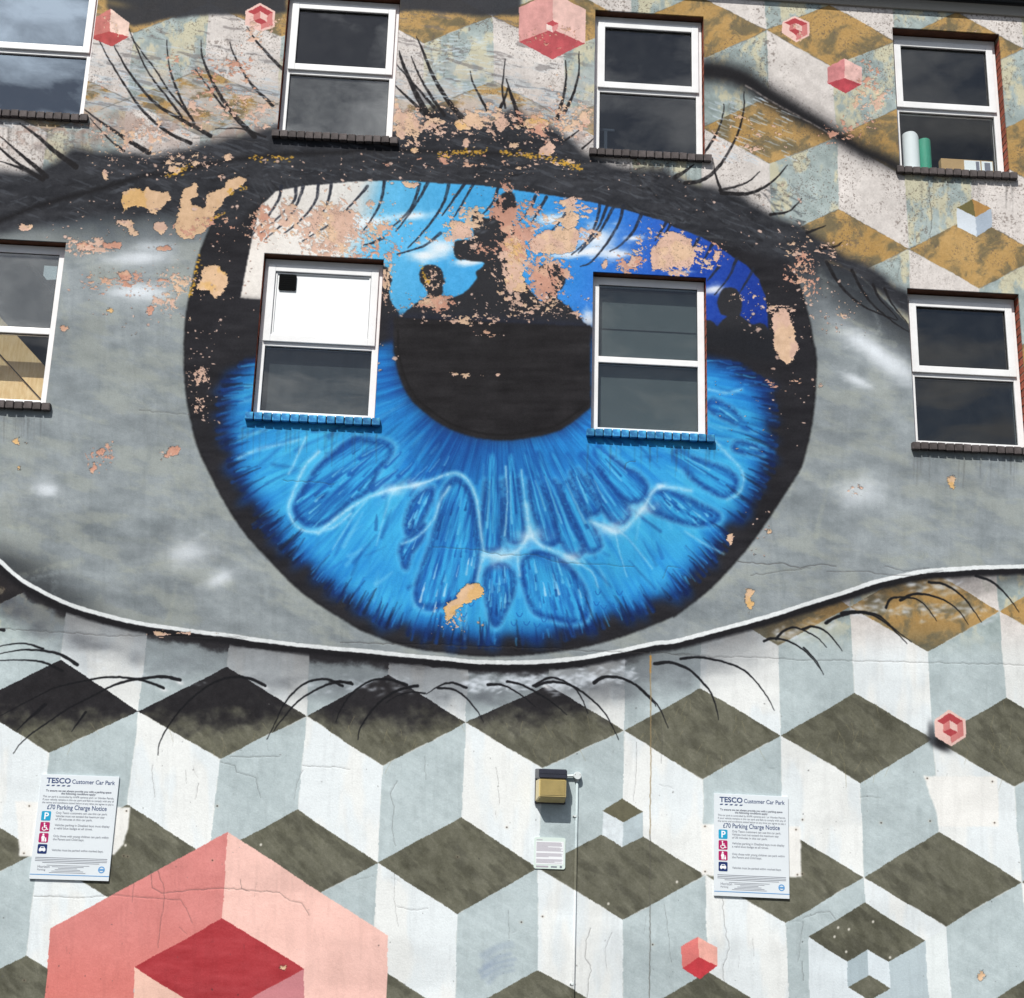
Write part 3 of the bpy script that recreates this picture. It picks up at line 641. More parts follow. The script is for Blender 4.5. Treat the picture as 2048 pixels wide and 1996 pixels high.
def iris_detail(K):
    DK = np.array([28, 92, 172.]); DD = np.array([19, 62, 132.]); LT = np.array([122, 202, 240.]); HI = np.array([204, 232, 248.]); CY = np.array([56, 164, 224.])
    rs = np.random.RandomState(3)
    def ray(th, r, bend=0): return (EYE_C[0] + math.sin(th + bend) * r, EYE_C[1] + math.cos(th + bend) * r)
    # loose brushwork before the folds
    for k in range(420):
        th = rs.uniform(-1.5, 1.5); r0 = rs.uniform(200, 500); L = rs.uniform(24, 90); bd = rs.normal(0, .03)
        p = [ray(th, r0), ray(th, r0 + L * .5, bd * .5), ray(th, r0 + L, bd)]
        c = (DK, LT, np.array([40, 140, 212.]), np.array([88, 190, 234.]), DD)[k % 5] if r0 > 330 else (DK, DD, np.array([44, 140, 212.]), np.array([80, 178, 232.]))[k % 4]
        K.stroke(p, .8, rs.uniform(1.6, 4.6), c, rs.uniform(1.6, 4), rs.uniform(.18, .5), mid=rs.uniform(1.5, 4))
    folds = []
    def finger(n, a, b, wd):
        a, b = S(n, *a)[0], S(n, *b)[0]; wd /= 2.79
        d = np.array([b[0] - a[0], b[1] - a[1]]); L = np.hypot(*d); d /= L; nrm = np.array([-d[1], d[0]])
        A = np.array(a); L -= wd * .95; bow = rs.uniform(-.25, .25) * wd
        prof = ((0, .40), (.3, .62), (.6, .9), (.85, 1.04))
        side = lambda t, k, s: tuple(A + d * L * t + nrm * (s * wd * k * (1 + .08 * rs.normal()) + bow * math.sin(math.pi * t)))
        out = [side(t, k, 1) for t, k in prof]; back = [side(t, k, -1) for t, k in prof[::-1]]
        E = A + d * L
        tip = [tuple(E + d * wd * .98 * math.cos(q) - nrm * wd * math.sin(q)) for q in (-1.15, -.6, 0, .6, 1.15)]
        folds.append((out + tip + back, False, (A, d, nrm, L, wd), 0))
    def lobe(pts, seed=0): folds.append((pts, True, None, seed))
    for a, b, wd in (((850, 690), (843, 1245), 60), ((955, 690), (985, 1195), 52), ((1035, 690), (1190, 1205), 56), ((1105, 690), (1335, 1268), 52), ((1185, 690), (1428, 1240), 44),
                     ((1270, 690), (1432, 1030), 34), ((1345, 690), (1592, 1075), 62), ((1430, 660), (1690, 945), 76)):
        finger(5, a, b, wd)
    finger(6, (0, 690), (340, 895), 74); finger(6, (420, 560), (190, 400), 34); finger(6, (560, 690), (330, 650), 24)
    lobe(S(6, -125, 900, -165, 935, -160, 985, -110, 1020, 0, 1060, 120, 1090, 230, 1085, 260, 1040, 180, 990, 60, 930, -50, 895), 8)
    lobe(S(5, 600, 850, 655, 815, 710, 860, 750, 960, 778, 1120, 785, 1260, 760, 1400, 690, 1490, 600, 1545, 500, 1570, 425, 1530, 415, 1450, 455, 1330, 500, 1200, 540, 1060, 565, 930), 1)
    lobe(S(5, 520, 880, 440, 920, 385, 1000, 360, 1080, 366, 1140, 420, 1105, 480, 1020, 520, 940), 2)
    lobe(S(5, 470, 1080, 390, 1150, 340, 1200, 335, 1260, 365, 1340, 400, 1240, 460, 1160), 3)
    lobe(S(5, 885, 1295, 820, 1330, 800, 1400, 815, 1500, 850, 1640, 885, 1650, 930, 1560, 965, 1460, 972, 1370, 940, 1315), 4)
    lobe(S(5, 1070, 1232, 1015, 1280, 1000, 1360, 1020, 1440, 1080, 1580, 1200, 1620, 1300, 1640, 1380, 1610, 1388, 1510, 1345, 1400, 1260, 1290, 1160, 1238), 5)
    lobe(S(4, 1990, 590, 1860, 680, 1760, 770, 1690, 880, 1635, 990, 1665, 1065, 1740, 1098, 1850, 1065, 1960, 960, 2060, 900, 2120, 780, 2200, 640), 6)
    for pts, big, ax, seed in folds:                                 # broad pale folds between them
        ring = pts + pts[:1] if big else pts[1:-1]
        K.stroke(ring, 8.5, 8.5, np.array([74, 182, 236.]), 6, .6); K.stroke(ring, 4.6, 4.6, LT, 5, .45, wear=.5)
    for pts, big, ax, seed in folds:
        p = spline(pts, True, 6)
        w, m = K.mask(p, 2.6)
        if w is None: continue
        u, v = K.U[w], K.V[w]
        r, th = polar(K, w); s = fbm(th * (60 if big else 80), r / 60, 4 + seed, 4)
        deep = gblur(m, (9 if big else 5) * K.s)                      # dark inside the edge, open and lighter in the middle
        t = np.clip((s - .5) * 2.2 + (deep - .55) * 1.4 + .06, 0, 1)[..., None]
        K.put(w, m * .92, DK + (CY - DK) * t)
        ring = pts + pts[:1] if big else pts[1:-1]
        ctr = np.array(pts).mean(0)
        inner = [tuple(ctr + (np.array(q) - ctr) * (.93 if big else .95)) for q in ring]
        K.stroke(inner, 5.0, 4.0, DD, 5.5, .7, wear=.5)
        if ax:
            A, d, nrm, L, wd = ax
            for k in range(3):
                o = rs.uniform(-.5, .5); t0 = rs.uniform(.15, .4); t1 = rs.uniform(.6, .95)
                K.stroke([tuple(A + d * L * t0 + nrm * wd * o * .5), tuple(A + d * L * (t0 + t1) / 2 + nrm * wd * o * .8), tuple(A + d * L * t1 + nrm * wd * o)], .8, rs.uniform(1.4, 3), (np.array([86, 186, 234.]), DD, LT)[k], 1.8, .6)
        else:
            q = np.array(pts); lo, hi = q.min(0), q.max(0)
            for k in range(52):
                c = (rs.uniform(lo[0] + 6, hi[0] - 6), rs.uniform(lo[1] + (hi[1] - lo[1]) * .12, hi[1] - 6))
                ii, jj = [int(round(x)) for x in K.to_idx(*c)]
                if not (w[0].start <= ii < w[0].stop and w[1].start <= jj < w[1].stop) or m[ii - w[0].start, jj - w[1].start] < .97: continue
                e = np.array([c[0] - EYE_C[0], c[1] - EYE_C[1]]); e /= np.hypot(*e); L = rs.uniform(8, 30)
                low = (c[1] - lo[1]) / (hi[1] - lo[1]) > .5
                col = (DD, DK, np.array([96, 190, 236.]), HI if low and seed in (1, 5) else LT)[k % 4]
                K.stroke([(c[0] - e[0] * L * .5, c[1] - e[1] * L * .5), c, (c[0] + e[0] * L * .5, c[1] + e[1] * L * .5 + 1)], .5, rs.uniform(1.2, 3.2), col, 1.3, rs.uniform(.4, .75))
    rim = spline(IRIS_BLUE, False, 5); seg = [q for q in rim if q[1] > 715]
    for k in range(420):
        q = seg[rs.randint(len(seg))]; e = np.array([EYE_C[0] - q[0], 700 - q[1]]); e /= np.hypot(*e); L = rs.uniform(14, 62)
        c = np.array(q) - e * rs.uniform(0, 10) + rs.normal(0, 3, 2); sw = rs.normal(0, .1); e2 = np.array([e[0] * math.cos(sw) - e[1] * math.sin(sw), e[0] * math.sin(sw) + e[1] * math.cos(sw)])
        if k % 3: K.stroke([tuple(c), tuple(c + e * L * .5), tuple(c + (e + e2) * L * .5)], rs.uniform(2, 5), .5, [(17, 36, 84), (22, 30, 52), (24, 64, 132)][k % 3 if k % 2 else 0], 1.8, rs.uniform(.35, .75))
        else: K.stroke([tuple(c + e * 8), tuple(c + e * L * .6), tuple(c + (e + e2) * L * .55)], 1.0, rs.uniform(1, 2.6), [(60, 160, 224), (38, 120, 200)][k % 2], 1.6, rs.uniform(.3, .65))
    # small dark drops, upper left of centre
    for x, y, x2, y2, r in ((320, 780, 185, 885, 8), (410, 735, 325, 820, 5), (495, 755, 392, 852, 6), (340, 680, 250, 765, 4), (565, 715, 485, 805, 4), (180, 695, 50, 800, 5), (250, 635, 110, 720, 4), (620, 700, 570, 770, 3)):
        K.stroke(S(5, x, y, (x + x2) / 2 + 6, (y + y2) / 2, x2, y2), 1.5, r, DK, 2.4, .85); K.stroke(S(5, x - 10, y + 4, x2 + 12, y2 - 14), .6, 1.4, LT, 1.4, .5, False)
    # pale veins
    for n, pts, r, al in ((5, (-120, 1130, 20, 1020, 160, 935, 300, 892, 450, 862, 560, 822, 650, 800, 720, 845, 765, 960, 790, 1150, 805, 1250), 6, .85), (5, (800, 1255, 900, 1268, 980, 1240, 1040, 1160, 1060, 1090), 9, .85),
                          (5, (1040, 980, 1055, 1110, 1110, 1195, 1230, 1240, 1330, 1300), 8, .8), (5, (800, 1260, 780, 1330, 765, 1400), 7, .65), (5, (990, 1250, 990, 1300, 1000, 1370), 6, .65),
                          (5, (1330, 1300, 1410, 1360, 1440, 1440), 4, .55), (5, (1400, 1070, 1470, 1100, 1560, 1125, 1680, 1010, 1760, 890, 1850, 880, 1960, 900), 8, .8), (5, (1560, 1125, 1620, 1180, 1740, 1330), 4, .5),
                          (5, (1530, 1120, 1560, 1250, 1600, 1380), 3, .45), (4, (1710, 600, 1660, 700, 1610, 800), 5, .6), (4, (1780, 680, 1700, 760, 1640, 900, 1610, 1000, 1650, 1090, 1740, 1125, 1860, 1100, 1954, 1030), 6, .75),
                          (4, (1330, 720, 1450, 660, 1560, 640, 1680, 610), 6, .5), (6, (230, 620, 300, 700, 380, 800, 370, 900, 300, 950), 6, .55), (6, (190, 330, 290, 350, 380, 330), 6, .5), (5, (610, 880, 560, 960, 520, 1060, 430, 1150, 345, 1190), 5, .7),
                          (5, (925, 760, 935, 950, 920, 1150), 3.2, .7), (5, (1010, 780, 1040, 1000), 3.2, .6), (5, (160, 935, 60, 1060, -40, 1220), 4, .4), (5, (300, 900, 240, 1050, 200, 1200), 4, .35), (6, (60, 1120, 180, 1200, 280, 1250), 4, .4)):
        K.stroke(S(n, *pts), r * .7, r * .45, LT, r * .8, al, wear=.2)
        K.stroke(S(n, *pts), r * .3, r * .15, HI, r * .5, al * .7, wear=.45)
    for x, y, rx in ((1060, 1150, 30), (900, 1262, 32), (1690, 1000, 26), (1790, 870, 13), (1520, 1110, 30), (300, 890, 24), (1290, 1270, 26), (420, 868, 20)):
        K.blob(S(5, x, y)[0], rx, rx * .5, -10, (222, 238, 248), .62, 1.6, .9)
    for x, y in ((1440, 1470), (1470, 1550), (1540, 1540), (1430, 1530), (1560, 1470), (970, 1640), (1040, 1640), (1100, 1650), (1000, 1590), (730, 1530), (690, 1590), (1140, 1620)):
        K.stroke(S(5, x - 16, y - 10, x - 6, y + 8, x + 6, y + 8, x + 16, y - 10), .9, .9, DK, .9, .8)

def paint_sky_and_people(K):
    w, m = K.mask(SKY, 1.2)
    u, v = K.U[w], K.V[w]
    xs = [480, 690, 760, 900, 1010, 1100, 1200, 1320, 1420, 1540]
    cs = np.array([[232, 226, 220], [226, 226, 224], [98, 186, 232], [74, 172, 232], [70, 168, 230], [58, 146, 222], [52, 128, 214], [42, 96, 194], [34, 74, 172], [28, 58, 148]], float)
    n = fbm(u / 60, v / 40, 3, 4); uu = u + 40 * (n - .5) + .25 * (v - 450)
    col = np.stack([np.interp(uu, xs, cs[:, k]) for k in range(3)], -1) + 14 * (fbm(u / 5, v / 5, 2, 2) - .5)[..., None] + 18 * (n - .5)[..., None]
    K.put(w, m, col)
    sky_w, sky_m = w, m
    for x, y, rx, ry in ((400, 1205, 40, 9), (170, 1240, 40, 14), (560, 1380, 42, 20), (470, 1430, 36, 12), (720, 1462, 30, 8), (1180, 1225, 34, 12), (1270, 1210, 20, 8), (1430, 1330, 44, 24), (1400, 1400, 40, 12), (1540, 1420, 34, 12),
                         (1640, 1330, 22, 6), (1385, 1790, 18, 20), (1290, 1420, 50, 6), (1900, 1520, 22, 4), (2090, 1615, 26, 10), (960, 1660, 14, 14)):
        K.blob(S(2, x, y)[0], rx, ry, -4, (238, 242, 246), .9, 2.4, .9)
    dark = (45, 46, 51)
    # heads and shoulders along the bottom
    K.fill(S(2, 200, 1480, 262, 1490, 290, 1560, 270, 1630, 285, 1690, 335, 1750, 330, 1830, 180, 1830), dark, 1, 1, 2)
    K.fill(spline(S(2, 330, 1790, 372, 1738, 430, 1690, 490, 1655, 478, 1610, 448, 1570, 446, 1510, 482, 1480, 535, 1480, 572, 1515, 575, 1548, 586, 1575, 574, 1590, 576, 1628, 566, 1650, 620, 1662, 690, 1636, 740, 1590, 765, 1550, 762, 1520, 806, 1476, 790, 1462,
           740, 1462, 690, 1452, 645, 1440, 632, 1400, 640, 1345, 700, 1340, 740, 1330, 740, 1270, 735, 1200, 760, 1165, 790, 1205, 830, 1215, 860, 1180, 862, 1130, 890, 1095, 940, 1065, 970, 1085, 985, 1130, 985, 1200, 960, 1240, 1010, 1300, 1030, 1380, 1030, 1450, 1000, 1490,
           1020, 1560, 1075, 1640, 1130, 1690), False, 3) + S(2, 1110, 1850, 330, 1850), dark, 1, 1, 2)
    K.fill(spline(S(2, 1020, 1850, 1080, 1720, 1140, 1670, 1150, 1640, 1105, 1610, 1088, 1560, 1100, 1500, 1150, 1470, 1210, 1475, 1250, 1520, 1256, 1570, 1235, 1610, 1205, 1640, 1220, 1675, 1280, 1720, 1330, 1765, 1372, 1815, 1400, 1830, 1400, 1860), True, 4), dark, 1, 1, 2)
    K.fill(spline(S(3, 236, 1690, 250, 1645, 275, 1612, 312, 1603, 352, 1620, 374, 1668, 374, 1725, 362, 1762), False, 4) + S(3, 400, 1788, 425, 1808, 445, 1812, 470, 1800, 505, 1812, 530, 1850, 560, 1920, 160, 1920, 165, 1790, 200, 1785, 222, 1798, 236, 1822, 262, 1790, 292, 1765, 262, 1756, 248, 1730), dark, 1, 1, 1)
    # camera glints on the tall figure
    for x, y in ((760, 1230), (790, 1260), (800, 1295), (850, 1240), (770, 1290)): K.blob(S(2, x, y)[0], 8, 3, -20, (96, 102, 112), .6)
    # black ground below the people, the pupil
    p = S(1, 1340, 1668, 1440, 1678) + S(2, 240, 1768, 330, 1762, 1400, 1826, 1420, 1990) + S(5, 1420, 40, 300, 60, 190, 100) + S(4, 1500, 60, 1420, 160) + S(1, 1180, 2000, 1180, 1700)
    w, m = K.mask(p, 5, 3)
    n = fbm(K.U[w] / 50, K.V[w] / 12, 2, 4)
    K.put(w, m, np.array([40, 40, 45.]) + 18 * (n - .5)[..., None])
    p = S(3, 150, 1830, 540, 1840, 560, 1900) + S(6, 560, 180, 420, 160, 190, 90, 150, 60)
    w, m = K.mask(p, 9, 3); K.put(w, m, (34, 36, 42))
    p = S(2, 300, 1770, 1400, 1822) + S(5, 1400, 430, 1300, 510, 1200, 570, 1050, 605, 900, 616, 750, 596, 600, 546, 500, 484, 400, 394, 330, 270, 302, 120, 300, 0)
    p = p[:2] + spline(p[2:], n=4)
    w, m = K.mask(p, 12); K.put(w, np.clip(m * 1.0, 0, 1) * .75, (30, 40, 70))
    w, m = K.mask(p, 1.6)
    n = fbm(K.U[w] / 70, K.V[w] / 8, 5, 4); n2 = fbm(K.U[w] / 30, K.V[w] / 30, 1, 3)
    K.put(w, m, np.array([37, 36, 39.]) + 16 * (n - .5)[..., None] + 14 * (n2 - .5)[..., None])
    q = [(EYE_C[0] + (x - EYE_C[0]) * .955, 690 + (y - 690) * .94) for x, y in p[2:]]
    K.stroke(q, 2, 2, (26, 25, 27), 2, .8, False)

LASH_UP = ((1, (1060, 800, 930, 730, 800, 620, 700, 480, 600, 320, 555, 230), 4.5), (1, (1170, 760, 1000, 660, 870, 580, 750, 440, 680, 340, 630, 250), 5), (1, (1010, 650, 930, 540, 830, 400, 760, 270, 720, 160), 3.2),
           (1, (1060, 650, 960, 530, 870, 390, 790, 290, 730, 210), 3), (1, (1080, 690, 1010, 560, 960, 420, 940, 330, 932, 225), 3.5), (1, (1420, 760, 1300, 640, 1220, 520, 1160, 400, 1130, 310, 1125, 225), 6), (1, (1260, 620, 1170, 500, 1090, 390), 3),
           (1, (1520, 590, 1420, 490, 1340, 370, 1300, 290, 1285, 235), 4), (1, (1640, 430, 1560, 370, 1470, 280, 1420, 220, 1375, 150), 5), (1, (830, 850, 680, 760, 560, 680, 450, 600), 6), (1, (690, 840, 600, 770, 500, 660), 3),
           (1, (420, 930, 300, 840, 180, 740, 110, 690), 7), (1, (260, 985, 130, 870, 0, 760), 6), (1, (220, 990, 100, 910, 0, 830, -60, 790), 5), (1, (240, 1000, 120, 940, 0, 900), 6), (1, (1480, 760, 1350, 720, 1200, 720), 3),
           (2, (540, 720, 450, 580, 390, 450, 340, 330, 328, 285), 8), (2, (470, 640, 370, 540, 300, 470), 5), (2, (580, 640, 500, 530, 440, 420, 395, 315), 4.5), (2, (700, 680, 600, 560, 520, 430, 460, 280, 425, 205), 7), (2, (520, 600, 420, 480, 315, 360), 4),
           (2, (820, 615, 780, 540, 740, 460, 725, 400), 3.5), (2, (885, 615, 925, 530, 938, 480), 4), (2, (920, 600, 905, 500, 915, 400, 920, 330), 3), (2, (1010, 700, 970, 580, 945, 500, 930, 440), 6), (2, (1210, 660, 1245, 540, 1258, 430, 1258, 340), 4.5),
           (2, (1250, 630, 1300, 530, 1330, 400, 1335, 290), 4.5), (2, (1350, 830, 1420, 770), 2.5), (2, (1260, 780, 1340, 720), 2.5), (3, (60, 1020, 150, 1005, 230, 950, 310, 840, 365, 720, 390, 600, 390, 515), 5), (3, (165, 860, 240, 740, 275, 630, 278, 580), 3.5),
           (3, (0, 990, 60, 955, 110, 920), 6), (3, (255, 1060, 400, 1020, 480, 960), 3.5), (3, (265, 1075, 400, 1080, 500, 1050, 580, 990, 635, 920), 5), (3, (262, 1062, 230, 970, 215, 880), 3.5), (3, (535, 1198, 640, 1180, 715, 1110), 3.5),
           (3, (740, 1300, 850, 1260), 3.5), (3, (820, 1385, 900, 1372, 935, 1350), 5), (3, (850, 1460, 920, 1580, 1020, 1680, 1130, 1745, 1245, 1785), 4), (3, (990, 1510, 1050, 1620, 1130, 1720, 1230, 1800, 1310, 1850), 3.5),
           (3, (1110, 1590, 1150, 1670, 1250, 1780), 3.5), (3, (1175, 1610, 1220, 1700, 1310, 1810), 3.5))
LASH_SKY = ((1, (1570, 1040, 1550, 1120, 1480, 1230, 1400, 1320)), (1, (1650, 1050, 1640, 1120, 1560, 1210, 1450, 1310)), (1, (1690, 1040, 1660, 1130, 1600, 1230, 1480, 1340)), (1, (1775, 1030, 1760, 1120, 1690, 1220, 1590, 1300)),
            (1, (1850, 1020, 1830, 1120, 1780, 1220, 1720, 1310)), (1, (1954, 1180, 1850, 1250, 1690, 1345)), (2, (150, 1040, 90, 1110, 0, 1210)), (2, (245, 1010, 230, 1100, 190, 1200, 135, 1285)), (2, (445, 1030, 400, 1150, 330, 1230, 290, 1265)),
            (2, (490, 1018, 440, 1110, 370, 1210, 310, 1290)), (2, (605, 1025, 580, 1120, 530, 1210, 450, 1310, 380, 1385)), (2, (690, 1030, 630, 1110, 570, 1200)), (2, (740, 1030, 700, 1100, 630, 1215)), (2, (880, 1050, 850, 1130, 790, 1200)),
            (2, (560, 1300, 470, 1370, 320, 1420)), (2, (240, 1330, 180, 1360, 130, 1370)), (2, (1090, 1095, 1060, 1170, 980, 1260)), (2, (1150, 1100, 1100, 1190, 1070, 1250)), (2, (1290, 1140, 1230, 1230, 1180, 1290)), (2, (1450, 1135, 1430, 1240, 1380, 1340, 1290, 1420)),
            (2, (1490, 1150, 1440, 1270, 1330, 1410)), (2, (1525, 1160, 1450, 1290, 1340, 1400)), (2, (1580, 1150, 1560, 1240, 1480, 1370, 1400, 1460, 1340, 1485)), (2, (1685, 1190, 1640, 1290, 1560, 1370, 1510, 1400)), (2, (1820, 1240, 1790, 1290, 1760, 1340)),
            (2, (1845, 1250, 1810, 1310)), (3, (140, 1330, 80, 1420, 30, 1450)), (3, (215, 1365, 160, 1460)), (3, (350, 1445, 310, 1540, 225, 1645)), (3, (440, 1505, 400, 1580, 365, 1635)), (3, (250, 1490, 185, 1565)))
LASH_LO = ((4, (430, 1870, 330, 1812, 200, 1790, 100, 1790, -30, 1815), 6), (4, (235, 1782, 130, 1752, -30, 1770), 4), (4, (345, 1905, 200, 1850, -30, 1845), 5), (4, (22, 1676, -40, 1668), 6),
           (7, (1005, 125, 900, 105, 780, 115, 680, 140, 580, 180, 400, 270, 250, 370, 130, 460, 70, 530), 5.5), (7, (910, 168, 780, 120, 600, 110, 450, 130, 300, 170, 150, 240, 0, 325), 4.5), (7, (250, 260, 160, 340, 90, 408), 6), (7, (480, 300, 430, 370, 405, 410), 4),
           (7, (1478, 152, 1380, 110, 1270, 110, 1150, 160, 1030, 260, 940, 380, 890, 480, 880, 545), 5), (7, (1915, 158, 1830, 120, 1730, 130, 1650, 180, 1580, 260, 1540, 350, 1490, 455), 4.5), (7, (1960, 138, 1860, 140, 1740, 190, 1640, 260, 1550, 370, 1525, 410), 4.5),
           (8, (70, 147, 0, 130, -60, 135), 5), (8, (375, 152, 270, 118, 170, 130, 70, 200, 0, 300, -20, 360), 5), (8, (432, 155, 330, 180, 220, 250, 150, 330, 110, 400, 100, 455), 5), (8, (472, 196, 400, 190, 330, 210, 260, 250), 3),
           (8, (702, 167, 630, 140, 560, 150, 480, 200), 4.5), (8, (542, 165, 630, 175, 700, 220, 760, 290, 800, 360), 4), (8, (820, 150, 900, 150, 1000, 200, 1090, 270), 5), (8, (930, 130, 1020, 150, 1130, 210, 1200, 260, 1265, 320), 4.5),
           (8, (1078, 152, 1160, 110, 1230, 120, 1310, 170, 1350, 230, 1378, 310), 4.5), (8, (1090, 155, 1170, 132, 1280, 150, 1380, 210, 1460, 290, 1510, 370, 1550, 455), 5), (8, (1418, 135, 1470, 105, 1560, 110, 1650, 150, 1720, 210, 1780, 280, 1832, 390), 6),
           (8, (1650, 150, 1740, 240, 1760, 270), 3), (8, (1755, 32, 1850, 28, 1960, 72, 2030, 140, 2075, 200, 2105, 300, 2112, 345), 5.5), (8, (1900, 5, 2020, -5, 2140, 20, 2250, 70, 2330, 140, 2390, 220, 2425, 292), 4.5), (9, (720, -60, 790, 10, 830, 90), 2.5),
           (6, (500, 1735, 540, 1720, 620, 1730, 700, 1770, 770, 1830, 820, 1898), 4.5), (6, (568, 1722, 610, 1680, 670, 1660, 740, 1685, 800, 1720, 850, 1770), 4.5), (6, (720, 1670, 770, 1655, 840, 1680, 900, 1740, 940, 1790), 4.5),
           (6, (845, 1635, 900, 1605, 980, 1582, 1060, 1580, 1130, 1600, 1200, 1650, 1260, 1710, 1300, 1752), 5.5), (6, (935, 1580, 1000, 1572, 1100, 1580, 1160, 1605, 1230, 1670, 1325, 1742), 5.5), (6, (1185, 1548, 1210, 1500, 1260, 1490, 1340, 1500, 1400, 1540, 1462, 1622), 4.5),
           (6, (1263, 1507, 1330, 1475, 1420, 1480, 1510, 1510, 1590, 1570, 1640, 1642), 5), (6, (1420, 1408, 1510, 1420, 1600, 1480, 1660, 1550, 1712, 1628), 4.5), (6, (1680, 1375, 1760, 1400, 1830, 1450, 1880, 1510, 1922, 1578), 4.5))

def paint_lower_lid(K):
    # sprayed shadow under the lower lid and over the first row of cubes
    U, V = K.U, K.V
    lo = spline(LID_LO, n=4)
    lx = np.array([p[0] for p in lo]); ly = np.array([p[1] for p in lo])
    w = K.win([(-900, 1080), (2900, 1560)], 0)
    u, v = U[w], V[w]
    d = v - np.interp(u, lx, ly).astype(np.float32)
    n1 = fbm(u / 50, v / 26, 2, 4); n2 = fbm(u / 14, v / 14, 4, 3)
    near = np.maximum(sstep(30, 2, d + 7 * (n2 - .5)), .55 * sstep(64, 6, d + 26 * (n1 - .5))) * (d > -3)
    K.put(w, near * .93, (27, 27, 31))
    lum = K.C[w].mean(-1)
    isol = sstep(150, 120, lum)
    reach = np.interp(u, [-900, 0, 300, 700, 1000, 1160, 1330, 1450], [1455, 1450, 1455, 1448, 1440, 1435, 1400, 1300])
    band = sstep(22, -40, v - reach + 70 * (n1 - .5) + 30 * (n2 - .5)) * sstep(1330, 1200, u) * (d > 0)
    K.put(w, band * isol * .96, np.array([38, 37, 41.]) + 14 * (n2 - .5)[..., None])
    haze = np.exp(-((v - (np.interp(u, lx, ly) + 62 + 20 * (n1 - .5))) / 40) ** 2) * (d > 0) * np.interp(u, [-900, 0, 250, 900, 1250, 1500, 1600], [.9, .95, .45, .62, .75, .45, 0]) * (.5 + n1)
    K.put(w, np.clip(haze, 0, 1) * (1 - isol), (92, 97, 104))
    # white stipple under the lash roots
    rs = np.random.RandomState(5)
    for n, x0, y0, x1, y1, cnt, al in ((8, 700, 150, 1150, 120, 120, .8), (8, 1150, 150, 1650, 60, 110, .8), (7, 1700, 140, 2300, 150, 60, .45), (7, 500, 90, 1150, 120, 40, .4), (6, 1000, 1560, 1800, 1580, 110, .55), (6, 560, 1720, 900, 1650, 50, .5), (6, 1300, 1440, 1600, 1430, 50, .5)):
        for _ in range(cnt):
            t = rs.rand(); c = S(n, x0 + (x1 - x0) * t, y0 + (y1 - y0) * t + rs.normal(0, 26))[0]
            K.blob(c, rs.uniform(4, 11), rs.uniform(2, 5), rs.uniform(-30, 20), (216, 225, 236), al * rs.uniform(.3, .75), 2, .8)
    for n, x, y, a in ((7, 1003, 138, .9), (7, 912, 176, .9), (7, 1480, 165, .6), (8, 1150, 160, .8)): K.blob(S(n, x, y)[0], 9, 4, 20, (236, 240, 244), a)
    # scratches in the olive
    for _ in range(240):
        c = (rs.uniform(0, 2048), rs.uniform(1400, 1560)); a = rs.uniform(.9, 2.2); L = rs.uniform(8, 34)
        ii, jj = [int(round(x)) for x in K.to_idx(*c)]
        if 0 <= ii < K.H and 0 <= jj < K.W and 60 < K.C[ii, jj].mean() < 120:
            K.stroke([c, (c[0] + math.cos(a) * L, c[1] + math.sin(a) * L)], .5, .3, (150, 143, 112), .6, .55, False)
    # the white water line of the lid
    K.stroke([(x + (2 if x > 1100 else -2), y + 9) for x, y in LID_LO], 6.5, 6.5, (26, 26, 30), 3.5, .93)
    K.stroke(LID_LO, 5.2, 5.0, (30, 30, 34), 1.6, .9)
    w, a = K.strokemask([(x, y - 1.5) for x, y in LID_LO], 4.1, 4.3, .8)
    n = fbm(K.U[w] / 10, K.V[w] / 10, 2, 3)
    K.put(w, a, np.array([226, 232, 235.]) - 22 * (n - .5)[..., None])

def paint_lashes(K):
    rs = np.random.RandomState(2)
    for n, p, wd in LASH_UP: K.stroke(S(n, *p), wd * .85, .9, (30, 29, 32), .8, .97, wear=.22, mid=wd * .52)
    for n, p in LASH_SKY: K.stroke(S(n, *p), 3.4, 1.3, (38, 42, 54), 1.0, .92, wear=.25)
    for n, p, wd in LASH_LO: K.stroke(S(n, *p), wd * .62, .7, (24, 25, 29), .8, .97)
    # pale strokes in the upper lash field
    for _ in range(70):
        c = S(1, rs.uniform(540, 1500), rs.uniform(250, 700))[0]; L = rs.uniform(10, 34)
        K.stroke([c, (c[0] + L, c[1] + L * .18)], 1.2, .6, (198, 212, 226), 1.2, rs.uniform(.4, .8), False)
    for _ in range(120):
        c = S(2, rs.uniform(470, 840), rs.uniform(200, 560))[0]; L = rs.uniform(6, 24)
        K.stroke([c, (c[0] + L, c[1] + rs.uniform(-2, 3))], 1.0, .6, (206, 222, 232), 1.2, rs.uniform(.35, .8), False)
    for _ in range(90):
        c = S(3, rs.uniform(180, 640), rs.uniform(540, 900))[0]; L = rs.uniform(8, 26)
        K.stroke([c, (c[0] + L, c[1] + L * .4)], 1.1, .6, (196, 210, 222), 1.0, rs.uniform(.35, .85), False)

